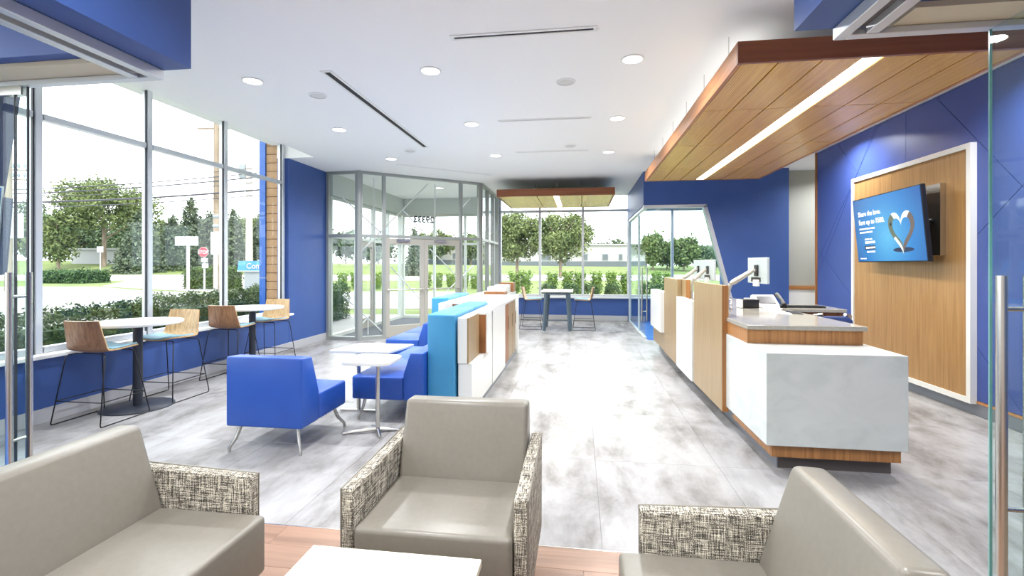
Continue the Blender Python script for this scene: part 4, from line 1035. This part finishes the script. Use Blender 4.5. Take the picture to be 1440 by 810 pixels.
tree('full round lawn tree behind the far window mullion', 788, 64, 296, 377, 92, 'leaf_a', 6400, .3, .24, 'lawn trees beyond the far window', 38)
for u_, tv_, w_, lb in ((838, 340, 34, 'small hazy tree behind the low pale building, towards lawn trees'), (864, 336, 40, 'small hazy tree behind the low pale building, towards office glass')):
    tree(lb, u_, 150, tv_, 372, w_, 'leaf_b', 1200, .6, .05, 'trees behind the low building')
for k, (u_, d_, tv_, w_, m_, lb) in enumerate(((918, 92, 326, 44, 'leaf_a', 'tree behind the office pull handle'), (938, 96, 340, 44, 'leaf_a', 'tree just left of the office window mullion'), (962, 90, 330, 44, 'leaf_a', 'bright tree just right of the office window mullion'),
                                         (984, 100, 342, 40, 'leaf_b', 'darker tree near the slanted office jamb'), (1008, 110, 346, 44, 'leaf_b', 'distant tree cut by the slanted office jamb'))):
    tree(lb, u_, d_, tv_, 374, w_, m_, 2000, .45, .08, 'trees seen through the office')
# upright shrubs and boxwoods outside the far window
def upright(label, u, d, top_v, wpx):
    e = (u-720)/680*d; zt = 1.52+d*(372-top_v)/680; b = site(d, e, G0); t = thing('upright_shrub', label, 'shrub', b, 'upright shrubs along the path')
    h = zt-G0; r = wpx/680*d/2; n = 700
    obj('stem', MB().tube([b, b+Vector((0, 0, h*.8))], [.03, .012], 6), 'bark', t)
    z_ = rng.random(n); a = rng.random(n)*6.283; rad = r*(.55+.45*z_)*np.sqrt(.25+.75*rng.random(n))
    leaf_mesh('foliage', np.stack([b.x+rad*np.cos(a), b.y+rad*np.sin(a), G0+.05+z_*h*.97], 1), .075, 'leaf_y', t)
ups = [(482, 'first from the blue wall, seen through vestibule'), (500, 'second from the blue wall, seen through vestibule'), (531, 'behind the entrance sidelight'), (600, 'beside the middle door stiles'), (616, 'in the right entrance door, nearer its hinge side'), (634, 'in the right entrance door, nearer its edge'), (653, 'behind the narrow right sidelight'), (668, 'next to the vestibule corner post'),
       (724, 'first in the far window'), (739, 'second in the far window'), (777, 'first after the far mullion'), (798, 'second after the far mullion'), (816, 'behind the second far mullion'), (839, 'first beyond the second mullion'), (860, 'second beyond the second mullion'), (880, 'last before the office glass'), (923, 'behind the office pull handle'), (940, 'next to the office mullion')]
for u_, lb in ups: upright('upright light green shrub, '+lb, u_, 20.5 if u_ > 690 else 33, 384+rng.uniform(-1.5, 1.5), 15)
def boxwood(label, u, d, top_v, wpx):
    e = (u-720)/680*d; zt = 1.52+d*(372-top_v)/680; b = site(d, e, G0); t = thing('boxwood_shrub', label, 'shrub', b, 'boxwoods under the far window')
    h = zt-G0; r = wpx/680*d/2; n = 900
    obj('stem', MB().tube([b, b+Vector((0, 0, h*.6))], [.03, .012], 6), 'bark', t)
    q = rng.normal(size=(n, 3)); q /= np.linalg.norm(q, axis=1)[:, None]; q *= (.6+.4*rng.random(n))[:, None]; q = np.sign(q)*np.abs(q)**.75
    leaf_mesh('foliage', np.stack([b.x+q[:, 0]*r, b.y+q[:, 1]*r, G0+h*.5+q[:, 2]*h*.5], 1), .05, 'leaf_e', t)
for u_, lb in ((771, 'left of the tall table'), (803, 'behind the tall table top'), (830, 'behind the stool by the second mullion'), (862, 'nearest the office post'), (912, 'inside office view, by the handle'), (930, 'inside office view, by the mullion')):
    boxwood('dark rounded boxwood shrub under far window, '+lb, u_, 17.2, 397, 24)
def hedge(label, x0, x1, y0, y1, z1, n, m='leaf_d', leaf=.034):
    n = int(n*2.2)
    t = thing('clipped_hedge', label, 'hedge', ((x0+x1)/2, (y0+y1)/2, G0), 'clipped hedges outside the windows')
    obj('core', B(x0+.12, x1-.12, y0+.12, y1-.12, G0, z1-.14), 'leaf_e', t)
    P = rng.random((n, 3)); f = rng.integers(0, 5, n); P[f == 0, 0] = 0; P[f == 1, 0] = 1; P[f == 2, 1] = 0; P[f == 3, 1] = 1; P[f == 4, 2] = 1
    P = P*np.array([x1-x0, y1-y0, z1-G0])+np.array([x0, y0, G0])+rng.normal(size=(n, 3))*.035
    P[:, 2] += .05*np.sin(P[:, 1]*7)+.03*np.sin(P[:, 0]*9+P[:, 1]*3)
    leaf_mesh('foliage', P, leaf, m, t)
hedge('clipped hedge outside the first window bay behind the nearest stool', -7.1, -6.3, 3.6, 6.6, .84, 5200)
hedge('long taller clipped hedge outside the middle window bays', -7.4, -6.5, 7.0, 11.1, .9, 7600)
hedge('clipped hedge beside the tan pillar outside the last bay', -8.6, -7.0, 11.5, 14.0, .88, 5000, 'leaf_e')
c = site(44, -40); hedge('low round hedge on the grass beyond the parking lot', c.x-2.4, c.x+2.4, c.y-1.2, c.y+1.2, .75, 2600, 'leaf_e', .16)
c = site(33, -20.5); hedge('leafy hedge between the stop sign and the blue kiosk', c.x-1.3, c.x+1.6, c.y-.8, c.y+.8, 1.15, 2600, 'leaf_d', .1)

# pillar of tan blocks with blue cladding just outside the last bay
pl = thing('block_pillar', 'tan block pillar with blue cladding strip outside the window end', 'pillar', (-5.52, 8.15, G0))
obj('core', B(-5.57, -5.36, 8.015, 8.4, G0, 3.8), 'mortar', pl)
bme = None
for k in range(26):
    zz = G0+.002+k*.152
    if bme is None:
        o = obj('block', B(-5.58, -5.355, 8.0, 8.3, zz, zz+.143, bev=.005, seg=1), 'pillar_tan', pl); bme = (o, zz)
    else:
        o = bme[0].copy(); COL.objects.link(o); o.location = (0, 0, zz-bme[1])
for k, (a, b) in enumerate(((G0, 1.28), (1.285, 2.4), (2.405, 3.8))): obj('cladding_panel', B(-5.70, -5.585, 7.98, 8.4, a, b-.004), 'pillar_blue', pl)
# poles, wires, signs
def pole(label, u, d, z1, r, m):
    b = site(d, (u-720)/680*d, G0); t = thing('utility_pole', label, 'pole', b, 'utility poles')
    obj('shaft', MB().tube([b-Vector((0, 0, .3)), (b.x, b.y, z1)], [r, r*.8], 14), m, t, 50)
    return t, b
t1, b1 = pole('brown utility pole with cable clamps beside the stop sign', 304.5, 31, 11.5, .2, 'pole_wood')
for zz in (4.5, 3.9): obj('clamp', MB().lathe([(.21, zz), (.225, zz+.02), (.225, zz+.16), (.21, zz+.18)], 14, (b1.x, b1.y)), 'kiosk_grey', t1, 40)
obj('crossarm', MB().tube([b1+RT*-1.2+Vector((0, 0, 10.4)), b1+RT*1.2+Vector((0, 0, 10.4))], .07, 6), 'pole_wood', t1)
t2, b2 = pole('pale weathered utility pole behind the blue kiosk', 350.5, 38, 11.2, .27, 'pole_pale')
obj('transformer', MB().lathe([(.3, 8.3), (.34, 8.4), (.34, 9.3), (.3, 9.4)], 16, (b2.x-.5, b2.y)), 'kiosk_grey', t2, 40)
t3, b3 = pole('utility pole with insulators seen through the glass leaf', 12, 30, 12.5, .2, 'pole_wood')
for zz in (7.6, 7.0):
    obj('crossarm', MB().tube([b3+RT*-1.0+Vector((0, 0, zz)), b3+RT*1.6+Vector((0, 0, zz-.1))], .05, 6), 'pole_wood', t3)
    for k in range(4): obj('insulator', MB().lathe([(.05, zz-.08), (.07, zz+.02), (.06, zz+.16), (.03, zz+.2)], 8, (b3.x+RT.x*(.3+.35*k), b3.y+RT.y*(.3+.35*k))), 'kiosk_grey', t3)
wl = [(253, 236, .022), (261, 243, .034), (267, 249, .042), (273, 256, .022), (280, 266.5, .06), (287, 274, .03)]
nm = ['topmost thin cable crossing the tall windows', 'second cable from top crossing the tall windows', 'third cable from top crossing the tall windows', 'thin pale cable midway among the window cables', 'thickest black cable crossing the tall windows', 'lowest cable crossing the tall windows']
for (va, vb_, r_), lb in zip(wl, nm):
    pts = []
    for k in range(15):
        u_ = -60+k*35; v_ = va+(vb_-va)*(u_-66)/(330-66); dd = 30.7; pts.append(site(dd, (u_-720)/680*dd, 1.52+dd*(372-v_)/680-.25*math.sin(math.pi*k/14)))
    o = obj('overhead_cable', MB().tube(pts, r_, 5), 'wire'); tag(o, lb, 'cable', 'overhead cables')
def sign_post(name, label, u, d, top_v, r=.045):
    b = site(d, (u-720)/680*d, G0); zt = 1.52+d*(372-top_v)/680; t = thing(name, label, 'sign', b, 'roadside signs')
    obj('post', MB().tube([b, (b.x, b.y, zt)], r, 8), 'sign_white', t, 60); return t, b
def plate(t, b, u0, u1, v0, v1, d, m, name='plate', off=-.06):
    A = site(d+off, (u0-720)/680*d); Bp = site(d+off, (u1-720)/680*d); z1_ = 1.52+d*(372-v0)/680; z0_ = 1.52+d*(372-v1)/680
    mb = MB(); dv_ = (Bp-A).xy.normalized(); vb(mb, 0, (Bp-A).length, -.012, .012, z0_, z1_, A.xy, dv_); return obj(name, mb, m, t)
t, b = sign_post('street_sign', 'white street-name sign on tall white post left of stop sign', 264.5, 22, 332, .07); plate(t, b, 247.5, 280, 332.5, 345.5, 22, 'sign_white')
t, b = sign_post('street_sign', 'tall narrow white sign on post in front of brown pole', 303.3, 24, 326, .09); plate(t, b, 297.3, 309, 326, 358, 24, 'sign_white')
t, b = sign_post('street_sign', 'small square white sign on thin post by the trailer', 141, 48, 347, .05); plate(t, b, 137, 146, 346.5, 355, 48, 'sign_white')
t, b = sign_post('street_sign', 'large pale rectangular road sign seen through the glass leaf', 21, 24, 298, .06); plate(t, b, 7, 35, 300, 335, 24, 'sign_white')
# stop sign
d_ = 27; t, b = sign_post('stop_sign', 'red octagonal stop sign with white plates below', 287.5, d_, 350, .05)
cz = 1.52+d_*(372-354.5)/680; cc = site(d_-.08, (287.3-720)/680*d_, cz); rr_ = 7.6/680*d_
for r_, m_, o_ in ((rr_, 'sign_white', 0), (rr_*.92, 'sign_red', -.02)):
    mb = MB(); vsq = []
    for dd_ in (0, .018):
        vsq.append([mb.bm.verts.new(cc+RT*(r_*math.cos(R(22.5+45*k)))+Vector((0, 0, r_*math.sin(R(22.5+45*k))))+FW*(dd_+o_)) for k in range(8)])
    mb.bm.faces.new(vsq[0]); mb.bm.faces.new(vsq[1])
    for k in range(8): mb.bm.faces.new((vsq[0][k], vsq[0][(k+1) % 8], vsq[1][(k+1) % 8], vsq[1][k]))
    obj('octagon', mb, m_, t)
text('lettering', 'STOP', .25, 'sign_white', t, frame_mw(cc-FW*.03-Vector((0, 0, .09)), RT, (0, 0, 1)), .004, 'CENTER', .006)
plate(t, b, 284, 293, 363, 369, d_, 'sign_white'); plate(t, b, 285, 294, 370.5, 377, d_, 'sign_white')
# blue-topped drive-up kiosk
d_ = 30; e0 = (333.5-720)/680*d_; zt = 1.52+d_*(372-367)/680; zm = 1.52+d_*(372-382)/680
kk = thing('bank_kiosk', 'blue and grey kiosk sign partly hidden by the tan pillar', 'kiosk', site(d_, e0+1.6, G0))
A = site(d_, e0)
mb = MB(); vb(mb, 0, 3.0, 0, 1.2, zm, zt, A.xy, RT.xy.normalized())
for v in mb.bm.verts:
    if v.co.z > (zm+zt)/2: v.co += RT*(.09 if (v.co-A).dot(RT) < 1 else -.09)
obj('blue_header', mb, 'kiosk_blue', kk)
mb = MB(); vb(mb, .38, 2.6, .1, 1.1, G0, zm-.001, A.xy, RT.xy.normalized()); 
for v in mb.bm.verts:
    if v.co.z < 0 and (v.co-A).dot(RT) > 2: v.co -= RT*.15
obj('grey_body', mb, 'kiosk_grey', kk)
mb = MB(); vb(mb, .0, 3.0, -.02, .0, zm, zm+.06, A.xy, RT.xy.normalized()); obj('light_band', mb, 'sign_white', kk)
text('lettering', 'Comerica', .46, 'sign_white', kk, frame_mw(A+RT*.58-FW*.03+Vector((0, 0, zm+.2)), RT, (0, 0, 1)), .006, 'LEFT', .01)
# buildings
def building(name, label, d, e0, e1, z1, depth, wins, band=True):
    z0 = zg(d, (e0+e1)/2)-.3; A = site(d, e0); rt2 = RT.xy.normalized()
    t = thing(name, label, 'building', site(d, (e0+e1)/2, z0)); L = e1-e0
    mb = MB(); vb(mb, 0, L, 0, depth, z0, z1, A.xy, rt2); obj('wall', mb, 'sign_white' if 'trailer' in name else 'build_white', t)
    mb = MB(); vb(mb, -.4, L+.4, -.4, depth+.4, z1, z1+.35, A.xy, rt2); obj('roof', mb, 'sign_white', t)
    if band: mb = MB(); vb(mb, 0, L, -.06, 0, z0, z0+1.5, A.xy, rt2); obj('dark_base', mb, 'build_dark', t)
    for a, b_ in wins:
        mb = MB(); vb(mb, a, b_, -.1, -.001, z0+1.7, z0+3.3, A.xy, rt2); w_ = obj('window', mb, 'kiosk_grey', t)
        mb = MB(); vb(mb, a+.15, b_-.15, -.12, -.101, z0+1.85, z0+3.15, A.xy, rt2); obj('pane', mb, 'build_dark', w_)
building('low_building', 'long low pale building across the lawn beyond far window', 118, -4, 33, 6.2, 18, [(11, 13.5), (17, 18), (21, 22.5), (26, 27.5), (30, 31)])
building('low_building', 'pale low building seen through the entrance doors', 122, -24, -7, 6.0, 18, [(3, 5), (9, 12)])
building('white_trailer', 'long white trailer parked under the spreading tree', 96, -87.5, -77, 4.4, 3, [], False)
building('low_building', 'small pale shed beyond the slanted office jamb', 130, 54, 66, 6.5, 8, [(2, 4)], False)
